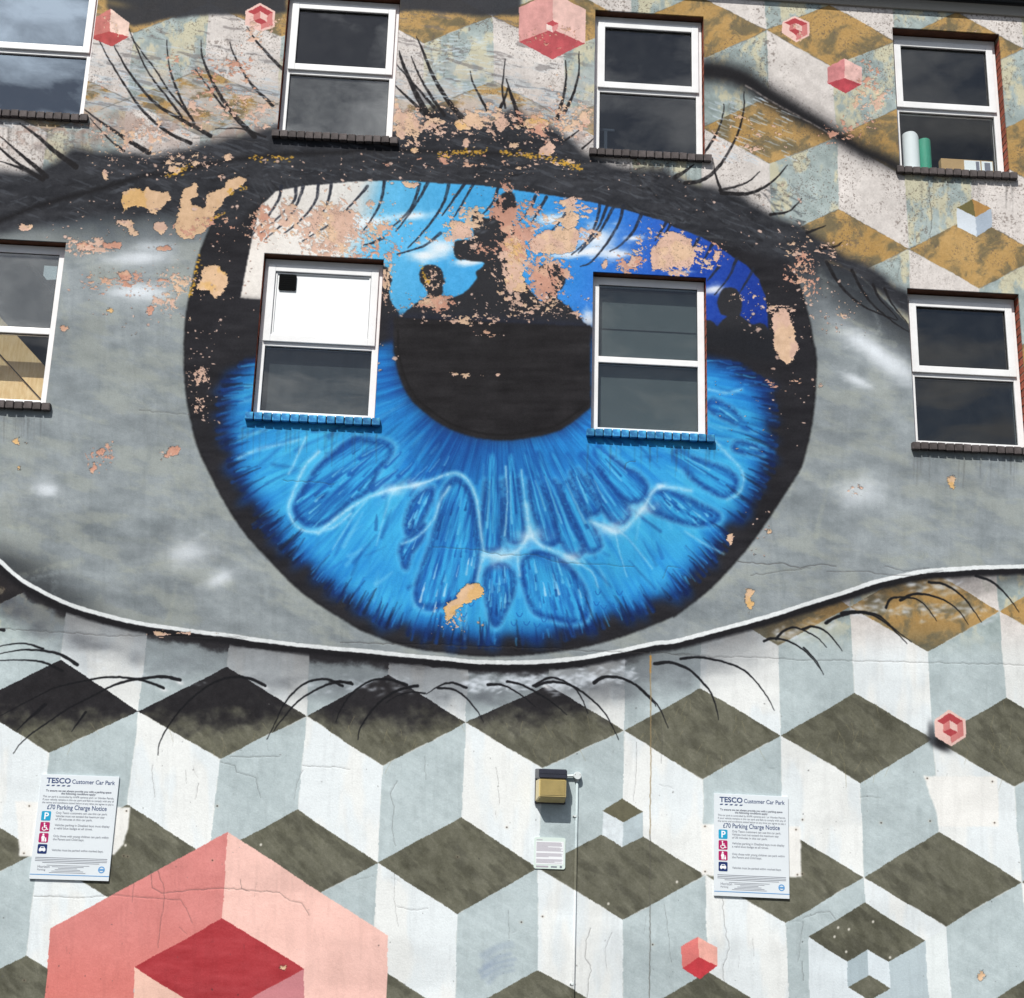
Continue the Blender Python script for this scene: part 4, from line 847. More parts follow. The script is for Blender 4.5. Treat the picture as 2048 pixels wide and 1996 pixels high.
CHIPS = ((1, (670, 1100, 700, 1060, 770, 1050, 800, 1080, 810, 1040, 860, 1075, 940, 1070, 960, 1110, 900, 1160, 870, 1195, 800, 1160, 750, 1155, 690, 1170), 1), (1, (1020, 1050, 1100, 1020, 1110, 1090, 1060, 1110, 1080, 1150, 1150, 1160, 1160, 1080, 1250, 1050, 1270, 1010,
         1340, 985, 1385, 1000, 1330, 1050, 1290, 1070, 1230, 1150, 1190, 1200, 1170, 1250, 1130, 1300, 1050, 1340, 1000, 1320, 975, 1270, 1000, 1180), 1), (1, (1130, 1480, 1210, 1475, 1270, 1545, 1265, 1600, 1230, 1650, 1190, 1665, 1170, 1620, 1090, 1625, 1095, 1590, 1130, 1560), 1),
         (1, (630, 1230, 740, 1225, 745, 1270, 790, 1310, 750, 1320, 700, 1270), 0), (1, (860, 1250, 920, 1235, 935, 1290, 910, 1310, 870, 1290), 0), (1, (95, 1255, 190, 1255, 175, 1290, 110, 1290), 0), (1, (570, 940, 590, 935, 595, 985, 580, 1015, 565, 980), 0),
         (1, (1245, 865, 1290, 860, 1292, 895, 1250, 895), 0), (1, (1210, 990, 1245, 965, 1230, 1010), 0), (1, (420, 1350, 530, 1370, 520, 1400, 440, 1390), 2), (1, (465, 1180, 475, 1225, 445, 1225), 0), (1, (640, 1520, 730, 1515, 740, 1560, 680, 1570), 2), (1, (560, 1350, 680, 1355, 660, 1385, 580, 1390), 2),
         (1, (860, 1370, 960, 1370, 950, 1395, 880, 1390), 2), (1, (600, 1715, 640, 1712, 635, 1745, 605, 1745), 1), (1, (810, 1710, 860, 1720, 850, 1755, 820, 1760), 2), (1, (335, 1815, 385, 1820, 375, 1850, 345, 1848), 2),
         (2, (1050, 1360, 1150, 1290, 1230, 1290, 1290, 1250, 1340, 1280, 1330, 1350, 1300, 1400, 1180, 1420, 1080, 1410), 0), (2, (920, 1330, 1010, 1320, 1040, 1400, 1050, 1430, 1000, 1470, 1030, 1560, 1050, 1640, 920, 1610, 905, 1560, 950, 1540, 920, 1450), 1),
         (2, (640, 670, 720, 670, 730, 720, 650, 725), 1), (2, (690, 690, 700, 600, 740, 640, 760, 610, 800, 690, 780, 720, 730, 710), 0), (2, (850, 680, 910, 650, 950, 680, 900, 740), 0), (2, (1020, 670, 1090, 640, 1170, 680, 1130, 720, 1030, 710), 1), (2, (1100, 840, 1170, 790, 1205, 810, 1180, 870, 1110, 860), 0),
         (2, (940, 800, 990, 790, 995, 820, 950, 825), 0), (2, (400, 830, 430, 805, 460, 845, 400, 850), 1), (2, (300, 700, 400, 620, 440, 690, 350, 780, 320, 750), 0), (2, (1730, 1400, 1800, 1320, 1850, 1285, 1960, 1330, 1990, 1420, 1954, 1480, 1740, 1510), 0), (2, (1590, 1480, 1640, 1420, 1680, 1440, 1650, 1500), 0),
         (2, (1200, 1120, 1300, 1100, 1330, 1130, 1240, 1160), 0), (2, (1230, 1230, 1290, 1180, 1330, 1200, 1310, 1270, 1260, 1280), 0), (2, (610, 1230, 730, 1230, 740, 1330, 620, 1310), 0), (2, (350, 1015, 440, 1025, 430, 1050, 360, 1040), 0), (2, (670, 790, 710, 770, 715, 820, 690, 835), 0),
         (2, (860, 770, 820, 740, 850, 735), 0), (2, (1450, 1480, 1490, 1440, 1500, 1510), 0), (2, (900, 1655, 975, 1650, 970, 1668, 920, 1680), 0), (2, (430, 1680, 560, 1650, 610, 1670, 560, 1720, 450, 1700), 0), (3, (545, 1760, 600, 1720, 640, 1740, 662, 1820, 680, 1905, 690, 1960, 660, 2010, 640, 2033, 580, 2000, 552, 1900), 0),
         (3, (215, 1430, 270, 1390, 250, 1470, 225, 1460), 0), (4, (65, 620, 95, 600, 110, 640, 75, 645), 1), (4, (135, 630, 165, 628, 160, 648, 140, 646), 1), (4, (85, 775, 115, 770, 95, 790), 1), (4, (550, 660, 605, 655, 590, 675, 520, 720, 545, 770, 510, 800, 495, 795, 520, 740), 2), (4, (890, 740, 920, 690, 950, 650, 1020, 655, 990, 690, 930, 700), 2),
         (5, (655, 1470, 700, 1420, 760, 1405, 800, 1450, 795, 1490, 740, 1500, 650, 1550, 630, 1600, 600, 1645, 580, 1650, 600, 1590, 570, 1570, 610, 1520, 650, 1510), 1), (5, (478, 1705, 488, 1705, 482, 1725), 1), (6, (1510, 830, 1570, 815, 1572, 880, 1540, 885), 1), (6, (290, 1150, 335, 1140, 330, 1230), 0),
         (6, (515, 1105, 550, 1100, 550, 1130, 520, 1135), 1), (6, (395, 1445, 455, 1445, 440, 1480, 415, 1500, 445, 1530, 415, 1580, 435, 1590, 405, 1595, 415, 1560, 395, 1510), 1), (6, (1015, 860, 1060, 875, 1055, 890, 1020, 880), 0), (6, (435, 1250, 465, 1255, 455, 1275), 0), (6, (780, 310, 830, 300, 825, 320), 0),
         (9, (1690, 1760, 1720, 1745, 1740, 1775, 1715, 1800, 1690, 1790), 1), (7, (1560, 1715, 1580, 1705, 1595, 1725, 1580, 1745, 1560, 1738), 1))
# fields of small flakes: crop, x, y, rx, ry (crop pixels), density, flake length, flake angle
FLAKES = ((1, 1180, 420, 380, 190, .40, 1.0, 10), (1, 1150, 640, 260, 110, .50, 1.0, 20), (1, 760, 760, 330, 150, .46, .8, 20), (1, 600, 520, 200, 120, .34, .8, 0), (1, 1400, 620, 200, 120, .50, .7, 30), (1, 1450, 180, 160, 110, .42, .8, 0), (1, 700, 1560, 420, 70, .46, 1.2, 0), (1, 960, 1600, 160, 180, .56, .8, 30),
          (1, 480, 1370, 160, 60, .52, 1.0, 0), (1, 1160, 1270, 260, 150, .36, .7, 20), (1, 1700, 1250, 330, 190, .52, .9, 35), (1, 1880, 1330, 140, 160, .72, .9, 35), (1, 1460, 1230, 60, 120, .66, .8, 70), (1, 900, 900, 500, 90, .36, .8, 5), (2, 60, 1280, 240, 200, .62, .9, 40), (2, 230, 1350, 160, 160, .50, .8, 40), (2, 700, 680, 520, 130, .48, .9, 20),
          (2, 380, 690, 160, 120, .58, .9, 30), (2, 1140, 680, 260, 120, .45, .9, 20), (2, 1250, 560, 180, 180, .40, .8, 30), (2, 1330, 680, 140, 140, .52, .8, 10), (2, 650, 900, 420, 70, .36, 1.4, 0), (2, 1150, 930, 220, 60, .46, 1.2, 5), (2, 690, 1260, 150, 130, .62, .9, 20), (2, 980, 1280, 140, 250, .70, .9, 40), (2, 970, 1520, 130, 190, .70, .9, 40),
          (2, 1250, 1280, 210, 180, .62, 1., 10), (2, 1160, 1560, 110, 120, .80, .7, 40), (2, 1160, 1720, 260, 70, .54, 1.0, 10), (2, 510, 1550, 80, 90, .46, .6, 20), (2, 530, 1690, 170, 50, .56, .9, 10), (2, 780, 1780, 400, 40, .42, 1.0, 0), (2, 260, 1560, 50, 160, .60, .8, 70), (2, 850, 1420, 220, 80, .40, .9, 20), (2, 420, 1310, 200, 120, .38, .8, 30),
          (2, 1850, 1420, 200, 150, .56, .9, 20), (2, 1620, 1480, 160, 60, .52, .9, 10), (2, 1700, 1340, 140, 140, .40, .9, 40), (3, 60, 1440, 160, 120, .58, .9, 20), (3, 250, 1420, 70, 90, .46, .9, 60), (3, 420, 1680, 120, 130, .40, .7, 20), (3, 760, 1370, 260, 90, .40, 1.2, 10), (3, 720, 1560, 130, 200, .42, .6, 40), (3, 940, 1720, 220, 120, .36, .8, 10),
          (3, 560, 1730, 120, 60, .46, 1.2, 0), (3, 950, 720, 160, 100, .46, .9, 30), (3, 400, 760, 300, 160, .34, 1., 20), (3, 1080, 540, 160, 180, .40, .7, 40), (3, 1080, 440, 110, 110, .40, .7, 30), (4, 1110, 260, 80, 60, .46, .6, 20), (4, 1100, 410, 70, 70, .52, .6, 20), (4, 560, 690, 90, 110, .38, .8, 60), (4, 970, 690, 110, 80, .38, .8, 20), (4, 960, 1695, 220, 24, .5, 1.2, 5),
          (6, 620, 300, 280, 40, .34, 1.3, 0), (6, 1030, 890, 90, 60, .36, .7, 20), (5, 730, 250, 170, 20, .42, 1.2, 0), (5, 800, 20, 130, 30, .42, 1., 0), (3, 1650, 180, 140, 20, .2, 1, 0), (5, 640, 1620, 90, 60, .40, .6, 20), (2, 1180, 210, 190, 130, .30, .6, 20), (1, 620, 140, 120, 110, .30, .6, 20), (3, 690, 180, 80, 80, .32, .6, 20))
def chip_colour(u, v, kind):
    n = fbm(u / 10, v / 10, 2, 4)[..., None]; o = sstep(.5, .62, fbm(u / 34, v / 34, 6, 4))[..., None]
    base = np.array([[212, 178, 160.], [218, 184, 150.], [202, 152, 132.]][kind])
    alt = np.array([[218, 186, 158.], [220, 180, 124.], [210, 168, 144.]][kind])
    return base + (alt - base) * o + 26 * (n - .5)
def paint_peeling(K):
    for n, p, kind in CHIPS:
        pts = S(n, *p)
        w = K.win(pts, 16)
        if w is None: continue
        soft = gblur(K.inside(pts, w, 5.5, 1, 9.0), 2.6 * K.s); u, v = K.U[w], K.V[w]
        rag = fbm((u + .5 * v) / 6, (v - .3 * u) / 4, 2, 5, .66) - .5
        m = sstep(.47, .53, soft + rag * 1.15); e = sstep(.36, .47, soft + rag * 1.15) * (1 - m)
        e = np.maximum(e, np.roll(m, 1, 0) * (1 - m))  # dark lower rim paints in the shade of the coat's thickness
        K.put(w, e * .5, (30, 28, 28))
        K.put(w, m, chip_colour(K.U[w], K.V[w], kind))
        K.B[w] = np.maximum(K.B[w], m)
    for k, (n, x, y, rx, ry, den, ln, ang) in enumerate(FLAKES):
        c = S(n, x, y)[0]; rx /= 2.79; ry /= 2.79
        w = K.win([(c[0] - rx * 1.3, c[1] - ry * 1.3), (c[0] + rx * 1.3, c[1] + ry * 1.3)], 2)
        if w is None: continue
        u, v = K.U[w], K.V[w]
        d = ((u - c[0]) / rx) ** 2 + ((v - c[1]) / ry) ** 2
        a = math.radians(ang); x1 = (u * math.cos(a) + v * math.sin(a)) / (9 * ln); y1 = (-u * math.sin(a) + v * math.cos(a)) / 5
        f = .62 * fbm(x1, y1, k, 4, .62) + .38 * fbm(u / 24, v / 24, k + 2, 3)
        th = .725 - den * .41 + .16 * d
        m = sstep(0, .018, f - th)
        ed = sstep(-.022, 0.004, f - th) * (1 - m)
        K.put(w, ed * .38, (52, 46, 46))
        lum = K.C[w].mean(-1)
        kind = 0 if k % 3 else 2
        K.put(w, m * .96, chip_colour(u, v, kind))
        K.B[w] = np.maximum(K.B[w], m)
    # yellow lichen and old ochre line along the lid ridge
    rs = np.random.RandomState(8)
    for n, x0, y0, x1, y1, c in ((2, 550, 862, 820, 845, 70), (2, 890, 850, 1180, 880, 70), (2, 1180, 890, 1360, 945, 60), (1, 940, 985, 1060, 930, 26), (1, 1380, 880, 1640, 880, 40), (1, 1270, 1080, 1370, 1040, 20), (1, 1180, 1230, 1250, 1180, 14), (1, 1060, 1660, 1120, 1400, 40), (2, 460, 1500, 490, 1590, 26)):
        for _ in range(c):
            t = rs.rand(); q = S(n, x0 + (x1 - x0) * t + rs.normal(0, 6), y0 + (y1 - y0) * t + rs.normal(0, 9))[0]
            K.blob(q, rs.uniform(1.2, 4), rs.uniform(1, 2.2), rs.uniform(-30, 30), (206, 160, 62), .85, 3)

def paint_wear(K):
    U, V = K.U, K.V
    rs = np.random.RandomState(4)
    dark = (64, 62, 62)
    def crack(pts, wd=.55, al=.7, col=dark, jit=.9, step=9):
        al *= .72
        p = [np.array(q) for q in pts]; out = [tuple(p[0])]
        for a, b in zip(p[:-1], p[1:]):
            L = np.hypot(*(b - a)); k = max(1, int(L / step))
            for i in range(1, k + 1):
                q = a + (b - a) * i / k
                if i < k: q = q + rs.normal(0, jit, 2)
                out.append(tuple(q))
        K.stroke(out, wd, wd * .8, col, .6, al, False)
        w_, a_ = K.strokemask(out, wd + .3, wd + .2, .5, False)
        if w_ is not None: K.B[w_] = np.maximum(K.B[w_], a_ * .8)
        return out
    for n, p, wd, al in ((6, (360, 1290, 520, 1310, 600, 1300, 700, 1330, 800, 1310, 900, 1320), .8, .8), (6, (430, 1370, 600, 1345, 760, 1330), .6, .7), (6, (850, 1350, 1050, 1350, 1200, 1365, 1360, 1375, 1500, 1340), .6, .7), (6, (1180, 1315, 1280, 1345, 1420, 1330), .6, .6),
                         (5, (520, 1215, 760, 1225, 900, 1260, 1080, 1255, 1200, 1290, 1400, 1310, 1640, 1325), .6, .6), (5, (1590, 780, 1600, 745, 1650, 735), .7, .8), (5, (1800, 1390, 1830, 1320, 1900, 1330), .6, .6), (4, (0, 1670, 330, 1690, 700, 1705, 1100, 1715, 1380, 1722), .7, .6), (4, (780, 450, 1040, 470), .7, .4), (4, (1580, 835, 1860, 855), .6, .7),
                         (5, (0, 1745, 320, 1752, 700, 1765, 1300, 1786, 1500, 1795, 1954, 1810), .8, .75), (6, (0, 1812, 400, 1830, 1000, 1845, 1954, 1870), .7, .55), (7, (190, 1330, 320, 1330, 440, 1340, 620, 1325, 760, 1330, 900, 1345, 1010, 1350, 1050, 1420, 1075, 1480), .7, .6), (7, (840, 1190, 850, 1280, 900, 1310, 1100, 1295, 1250, 1285, 1400, 1300, 1560, 1310, 1620, 1355, 1690, 1370, 1730, 1440), .8, .65),
                         (7, (880, 1180, 910, 1260, 915, 1340, 890, 1500, 880, 1620), .7, .6), (7, (750, 1260, 740, 1360), .7, .5), (7, (1690, 600, 1860, 605, 1954, 620), .6, .6), (7, (1280, 550, 1400, 555, 1560, 550), .6, .6), (7, (1230, 580, 1310, 600, 1320, 640, 1430, 670, 1455, 780), .6, .55), (7, (850, 600, 850, 680, 865, 780), .5, .6), (7, (1040, 630, 1040, 700), .5, .6), (7, (1110, 700, 1085, 790), .5, .6),
                         (7, (1690, 625, 1660, 700, 1640, 800), .5, .5), (7, (1340, 1240, 1345, 1290, 1390, 1305), .7, .6), (7, (1000, 1500, 1040, 1540), .5, .5), (8, (320, 690, 280, 760, 300, 830, 290, 950, 310, 1050), .6, .55), (8, (475, 550, 480, 680), .5, .5), (8, (870, 610, 885, 700, 885, 820), .5, .5), (8, (300, 1180, 300, 1350, 325, 1500), .5, .5), (8, (320, 1390, 400, 1410, 490, 1400), .6, .5), (8, (940, 1410, 945, 1570), .5, .5),
                         (8, (1400, 1510, 1370, 1580, 1365, 1680, 1395, 1720, 1375, 1898), .7, .6), (8, (1650, 470, 1650, 640, 1640, 800), .5, .5), (8, (1790, 350, 1800, 470, 1790, 590), .6, .5), (8, (1520, 1530, 1480, 1620, 1490, 1750), .5, .45), (8, (1810, 1370, 1830, 1500, 1850, 1700), .5, .5), (9, (270, 1340, 280, 1450, 290, 1550, 310, 1620, 270, 1730, 290, 1898), .7, .5), (9, (720, 1450, 800, 1420, 870, 1415, 900, 1460), .6, .55),
                         (9, (720, 1470, 700, 1600, 690, 1690), .5, .45), (9, (715, 1690, 720, 1800), .7, .6), (3, (1425, 1040, 1425, 1120, 1440, 1220, 1430, 1330), .8, .75), (3, (510, 170, 515, 320, 520, 440), .6, .5), (3, (1210, 1490, 1230, 1440, 1260, 1450, 1250, 1560), .6, .5), (9, (1040, 775, 1150, 780), .5, .4), (1, (1070, 775, 1260, 770, 1450, 790), .9, .6), (1, (720, 880, 900, 870, 1250, 905), .8, .5)):
        crack(S(n, *p), wd, al)
    # rust streak and the straight movement joint it runs down
    K.stroke(S(8, 1730, -30, 1732, 500, 1730, 1000, 1728, 1898), .9, .9, (96, 94, 88), .6, .75, False)
    K.stroke(S(8, 1731, -10, 1733, 80), 1.8, 1.2, (196, 140, 60), 1.2, .85, False)
    K.stroke(S(8, 1732, 80, 1730, 980), .9, .5, (200, 164, 104), 1.0, .65, False)
    # stray marks low down on the wall
    for _ in range(520):
        c = (rs.uniform(-700, 2700), rs.uniform(1400, 2300)); s = rs.uniform(.5, 1.5)
        K.blob(c, s * rs.uniform(.8, 2), s, rs.uniform(0, 180), rs.choice([60, 90, 120]) * np.ones(3), rs.uniform(.3, .75), 4)
    for _ in range(120):
        c = (rs.uniform(-700, 2700), rs.uniform(1450, 2300)); a = rs.uniform(-.4, .4) + (1.5 if rs.rand() < .6 else 0); L = rs.uniform(6, 40)
        crack([c, (c[0] + math.cos(a) * L, c[1] + math.sin(a) * L)], .35, rs.uniform(.25, .5))
    for y, al in ((1590, .35), (1610, .3), (1650, .5), (1680, .55), (1710, .5), (1740, .35)):
        K.stroke(S(8, 800 + rs.uniform(-20, 40), y + 70, 880, y + 20, 960 + rs.uniform(-10, 20), y), 5, 2, (138, 154, 178), 4, al)
    # bare render where older signs hung, with their screw holes
    for pts in (S(9, 1394, 657, 1600, 660, 1798, 662, 1812, 800, 1812, 942, 1485, 938, 1465, 860, 1430, 770), S(9, 155, 925, 705, 940, 708, 1226, 150, 1216), S(7, 90, 800, 728, 836, 715, 960, 690, 1040, 640, 1100, 560, 1116, 108, 1108)):
        K.fill(pts, (238, 239, 237), .9, .97, 1.2)
    for n, x, y in ((9, 1412, 672), (9, 1776, 690), (9, 1788, 920), (9, 1428, 910), (9, 172, 940), (9, 680, 958), (9, 172, 1192), (9, 688, 1210), (7, 163, 826), (7, 706, 854), (7, 133, 1090), (7, 690, 1104), (7, 712, 1108), (9, 715, 1205), (8, 1130, 1443), (8, 1745, 1600), (8, 1012, 1475), (9, 1155, 920), (9, 716, 903), (8, 930, 945), (8, 655, 1110), (7, 1212, 826), (7, 135, 1800), (7, 1185, 1130)):
        c = S(n, x, y)[0]
        K.blob(c, 4.5, 3.5, 0, (196, 176, 150), .3); K.blob(c, 1.6, 1.6, 0, (46, 40, 38), 1, 4)
    for n, x, y in ((8, 1880, 1250), (8, 1497, 1372), (7, 1456, 1042), (7, 700, 1046), (9, 975, 1515), (9, 915, 1505), (9, 895, 1556), (9, 1110, 1472), (9, 960, 1640), (9, 1205, 1672)):
        K.blob(S(n, x, y)[0], 2.6, 3.2, 20, (226, 224, 214), .95, 4)
    for u0, u1, v0, v1 in ((545, 790, 296, 305), (1181, 1416, 325, 338), (1792, 2031, 362, 372), (490, 756, 858, 868), (1173, 1431, 890, 900), (1825, 2060, 908, 918), (-40, 167, 255, 262), (-60, 95, 832, 838)):
        for _ in range(26):
            t = rs.rand(); c = (u0 + (u1 - u0) * t + rs.normal(0, 3), v0 + (v1 - v0) * t); L = rs.uniform(10, 70)
            K.stroke([c, (c[0] - .03 * L, c[1] + L)], rs.uniform(.8, 2.6), .4, (58, 56, 56), 1.6, rs.uniform(.08, .26), False)
    # general grime
    g = fbm(U / 220, V / 90, 5, 4); g2 = fbm(U / 9, V / 70, 3, 3)
    K.C *= (1 - .05 * sstep(.45, .7, g) - .022 * sstep(.55, .7, g2))[..., None]
    K.C += ((fbm(U / 1.9, V / 1.9, 6, 2) - .5) * 9)[..., None]

def paint_mural(K):
    paint_lattice(K)
    paint_upper_wear(K)
    paint_sclera(K)
    paint_iris(K)
    iris_detail(K)
    paint_lid(K)
    paint_sky_and_people(K)
    paint_lower_lid(K)
    paint_lashes(K)
    paint_cubes_late(K)
    paint_peeling(K)
    paint_sprinkles(K)
    paint_wear(K)
    np.clip(K.C, 0, 255, out=K.C)


# ------------------------------------------------------------------ lay the mural on the wall
WX0, WX1, WZ0, WZ1 = -7.4, 6.1, 0.0, 10.52
TEX = 175.0
tw, th_ = int((WX1 - WX0) * TEX), int((WZ1 - WZ0) * TEX)
_x = WX0 + (np.arange(tw) + .5) / TEX; _z = WZ1 - (np.arange(th_) + .5) / TEX
X, Z = np.meshgrid(_x, _z)
q3 = WALL_H[2, 0] * X + WALL_H[2, 1] * Z + WALL_H[2, 2]
GU = ((WALL_H[0, 0] * X + WALL_H[0, 1] * Z + WALL_H[0, 2]) / q3).astype(np.float32)
GV = ((WALL_H[1, 0] * X + WALL_H[1, 1] * Z + WALL_H[1, 2]) / q3).astype(np.float32)
def to_idx(u, v):
    x, z = wall_xz(u, v); return (WZ1 - z) * TEX - .5, (x - WX0) * TEX - .5
mural = Canvas(GU, GV, to_idx, TEX / 214.0)
paint_mural(mural)
def make_image(name, arr, data=False):
    h, w = arr.shape[:2]
    im = bpy.data.images.new(name, w, h, alpha=False, is_data=data)
    px = np.ones((h, w, 4), np.float32)
    px[..., :3] = arr if arr.ndim == 3 else arr[..., None]
    im.pixels.foreach_set(px[::-1].ravel()); im.update()
    return im
paint_im = make_image("mural_paint", mural.C / 255.0)
relief_im = make_image("mural_relief", gblur(1.0 - mural.B, 0.8), True)
def mural_material():
    m = bpy.data.materials.new("mural_paint_on_render"); m.use_nodes = True; t = m.node_tree; b = t.nodes['Principled BSDF']
    uv = N(t, 'ShaderNodeUVMap', uv_map='wall')
    im = N(t, 'ShaderNodeTexImage', image=paint_im, interpolation='Linear', extension='EXTEND'); t.links.new(uv.outputs[0], im.inputs[0])
    rl = N(t, 'ShaderNodeTexImage', image=relief_im, extension='EXTEND'); t.links.new(uv.outputs[0], rl.inputs[0])
    geo = N(t, 'ShaderNodeNewGeometry')
    n1 = N(t, 'ShaderNodeTexNoise'); n1.inputs['Scale'].default_value = 70; n1.inputs['Detail'].default_value = 6; n1.inputs['Roughness'].default_value = .65; t.links.new(geo.outputs['Position'], n1.inputs['Vector'])
    n2 = N(t, 'ShaderNodeTexNoise'); n2.inputs['Scale'].default_value = 2.2; n2.inputs['Detail'].default_value = 4; t.links.new(geo.outputs['Position'], n2.inputs['Vector'])
    mr = N(t, 'ShaderNodeMapRange'); mr.inputs['From Min'].default_value = .3; mr.inputs['From Max'].default_value = .7; mr.inputs['To Min'].default_value = ALBEDO * .94; mr.inputs['To Max'].default_value = ALBEDO * 1.03
    t.links.new(n1.outputs['Fac'], mr.inputs['Value'])
    mul = N(t, 'ShaderNodeVectorMath', operation='SCALE'); t.links.new(im.outputs[0], mul.inputs[0]); t.links.new(mr.outputs[0], mul.inputs['Scale'])
    t.links.new(mul.outputs[0], b.inputs['Base Color'])
    b.inputs['Roughness'].default_value = .78; b.inputs['Specular IOR Level'].default_value = .1
    ad = N(t, 'ShaderNodeMath', operation='MULTIPLY_ADD'); ad.inputs[1].default_value = .35; t.links.new(n1.outputs['Fac'], ad.inputs[0])
    m3 = N(t, 'ShaderNodeMath', operation='MULTIPLY'); m3.inputs[1].default_value = 2.2; t.links.new(n2.outputs['Fac'], m3.inputs[0]); t.links.new(m3.outputs[0], ad.inputs[2])
    a2 = N(t, 'ShaderNodeMath', operation='MULTIPLY_ADD'); a2.inputs[1].default_value = .55; t.links.new(rl.outputs[0], a2.inputs[0]); t.links.new(ad.outputs[0], a2.inputs[2])
    bp = N(t, 'ShaderNodeBump'); bp.inputs['Strength'].default_value = .7; bp.inputs['Distance'].default_value = .008
    t.links.new(a2.outputs[0], bp.inputs['Height']); t.links.new(bp.outputs[0], b.inputs['Normal'])
    return m
ALBEDO = 0.9
M['mural'] = mural_material()
def wall_uv(me):
    l = me.uv_layers.new(name='wall')
    for lp in me.loops:
        c = me.vertices[lp.vertex_index].co
        l.data[lp.index].uv = ((c.x - WX0) / (WX1 - WX0), (c.z - WZ0) / (WZ1 - WZ0))

# ------------------------------------------------------------------ ground
g = MB(); g.box(-250, 250, -260, 260, -.4, 0)
tag(g.build('ground', M['asphalt']), kind='structure')

# ------------------------------------------------------------------ the building
bld = empty('painted_building', (0, 0, 0))
tag(bld, 'rendered building wall covered by a huge blue eye mural over painted cubes', 'building')
OPEN = {  # column, row: x0, x1, z0 (sill top), z1, reveal depth
    '1t': (-5.764, -4.704, 8.79, 10.29, .10), '2t': (-2.935, -1.872, 8.745, 10.275, .09), '3t': (.002, 1.056, 8.752, 10.28, .088), '4t': (2.912, 3.976, 8.752, 10.296, .115),
    '1b': (-5.764, -4.712, 5.979, 7.52, .085), '2b': (-2.957, -1.884, 5.981, 7.522, .095), '3b': (.014, 1.052, 5.982, 7.513, .08), '4b': (2.918, 3.968, 6.004, 7.519, .105)}
# front sheet of render with the openings left out, returned 15 mm at every edge
xs = sorted({WX0, WX1} | {o[k] for o in OPEN.values() for k in (0, 1)}); zs = sorted({WZ0, WZ1} | {o[k] for o in OPEN.values() for k in (2, 3)})
bm = bmesh.new(); vc = {}
def wv(x, y, z):
    k = (round(x, 4), y, round(z, 4))
    if k not in vc: vc[k] = bm.verts.new((x, y, z))
    return vc[k]
for i in range(len(xs) - 1):
    for j in range(len(zs) - 1):
        cx, cz_ = (xs[i] + xs[i + 1]) / 2, (zs[j] + zs[j + 1]) / 2
        if any(o[0] < cx < o[1] and o[2] < cz_ < o[3] for o in OPEN.values()): continue
        bm.faces.new((wv(xs[i], 0, zs[j]), wv(xs[i + 1], 0, zs[j]), wv(xs[i + 1], 0, zs[j + 1]), wv(xs[i], 0, zs[j + 1])))
RET = .016
for o in OPEN.values():
    c = [(o[0], o[2]), (o[1], o[2]), (o[1], o[3]), (o[0], o[3])]
    for (xa, za), (xb, zb) in zip(c, c[1:] + c[:1]):
        bm.faces.new((wv(xa, 0, za), wv(xa, RET, za), wv(xb, RET, zb), wv(xb, 0, zb)))
for (xa, za), (xb, zb) in (((WX0, WZ0), (WX0, WZ1)), ((WX1, WZ1), (WX1, WZ0))):
    bm.faces.new((wv(xa, 0, za), wv(xb, 0, zb), wv(xb, .3, zb), wv(xa, .3, za)))
me = bpy.data.meshes.new('wall'); bm.to_mesh(me); bm.free(); wall_uv(me)
link('wall', me, M['mural'], bld)

# shared brick shapes
def brick_mesh(name, sx, sy, sz, seed):
    rs = random.Random(seed); t = bmesh.new(); bmesh.ops.create_cube(t, size=1.0); bmesh.ops.scale(t, vec=(sx, sy, sz), verts=t.verts)
    bmesh.ops.bevel(t, geom=t.edges[:], offset=.0045, segments=1, affect='EDGES')
    for v in t.verts: v.co += Vector((rs.uniform(-1, 1), rs.uniform(-1, 1), rs.uniform(-1, 1))) * .0022
    me = bpy.data.meshes.new(name); t.to_mesh(me); t.free(); return me
JD = .10
jamb_meshes = {}
rng = random.Random(7)
def jamb(xa, side, z0, z1, d, blue=False):
    """bricked side of an opening: side +1 is the jamb at the right-hand edge"""
    depth = d + .07 - RET - .002
    m = MB(); y0 = RET + .002
    if side > 0: m.box(xa + .006, xa + .09, y0 + .004, y0 + depth, z0 - .01, z1)
    else: m.box(xa - .09, xa - .006, y0 + .004, y0 + depth, z0 - .01, z1)
    j = m.build('jamb', M['mortar'], bld)
    key = round(depth, 3)
    if key not in jamb_meshes:
        ms = [brick_mesh('brick', .05, depth, .064, k) for k in range(3)]
        for q in ms: q.materials.append(M['brick'])
        jamb_meshes[key] = ms
    z = z0 + .03
    while z + .034 < z1:
        o = link('brick', rng.choice(jamb_meshes[key]), None, j)
        o.location = (xa + side * (.025 + rng.uniform(-.002, .003)), y0 + depth / 2 + rng.uniform(0, .003), z)
        z += .0755
sill_meshes = {}
def sill(x0, x1, z, d, blue):
    n = 15; a, b = x0 - .045, x1 + .055; p = (b - a) / n; pr = .05; top = z + .004
    key = 'sillblue' if blue else 'sill'
    m = MB(); m.box(a + .004, b - .004, -pr + .013, d + .02, top - .06, top - .008)
    s = m.build('sill', M['sill_mortar'], bld)
    tag(s, 'sill of bricks on edge painted blue like the iris' if blue else 'sill of dark bricks laid on edge')
    if key not in sill_meshes:
        ms = [brick_mesh('sill_brick', .0665, pr + .12, .066, 40 + k) for k in range(4)]
        for q in ms: q.materials.append(M[key])
        sill_meshes[key] = ms
    for k in range(n):
        o = link('sill_brick', rng.choice(sill_meshes[key]), None, s)
        o.location = (a + p * (k + .5), (-pr + .12 - .0) / 2 + rng.uniform(-.003, .003) + .0, top - .033 + rng.uniform(-.002, .002)); o.scale.x = (p - .009) / .0665
        o.rotation_euler = (rng.uniform(-.02, .03) + .03, rng.uniform(-.012, .012), rng.uniform(-.012, .012))
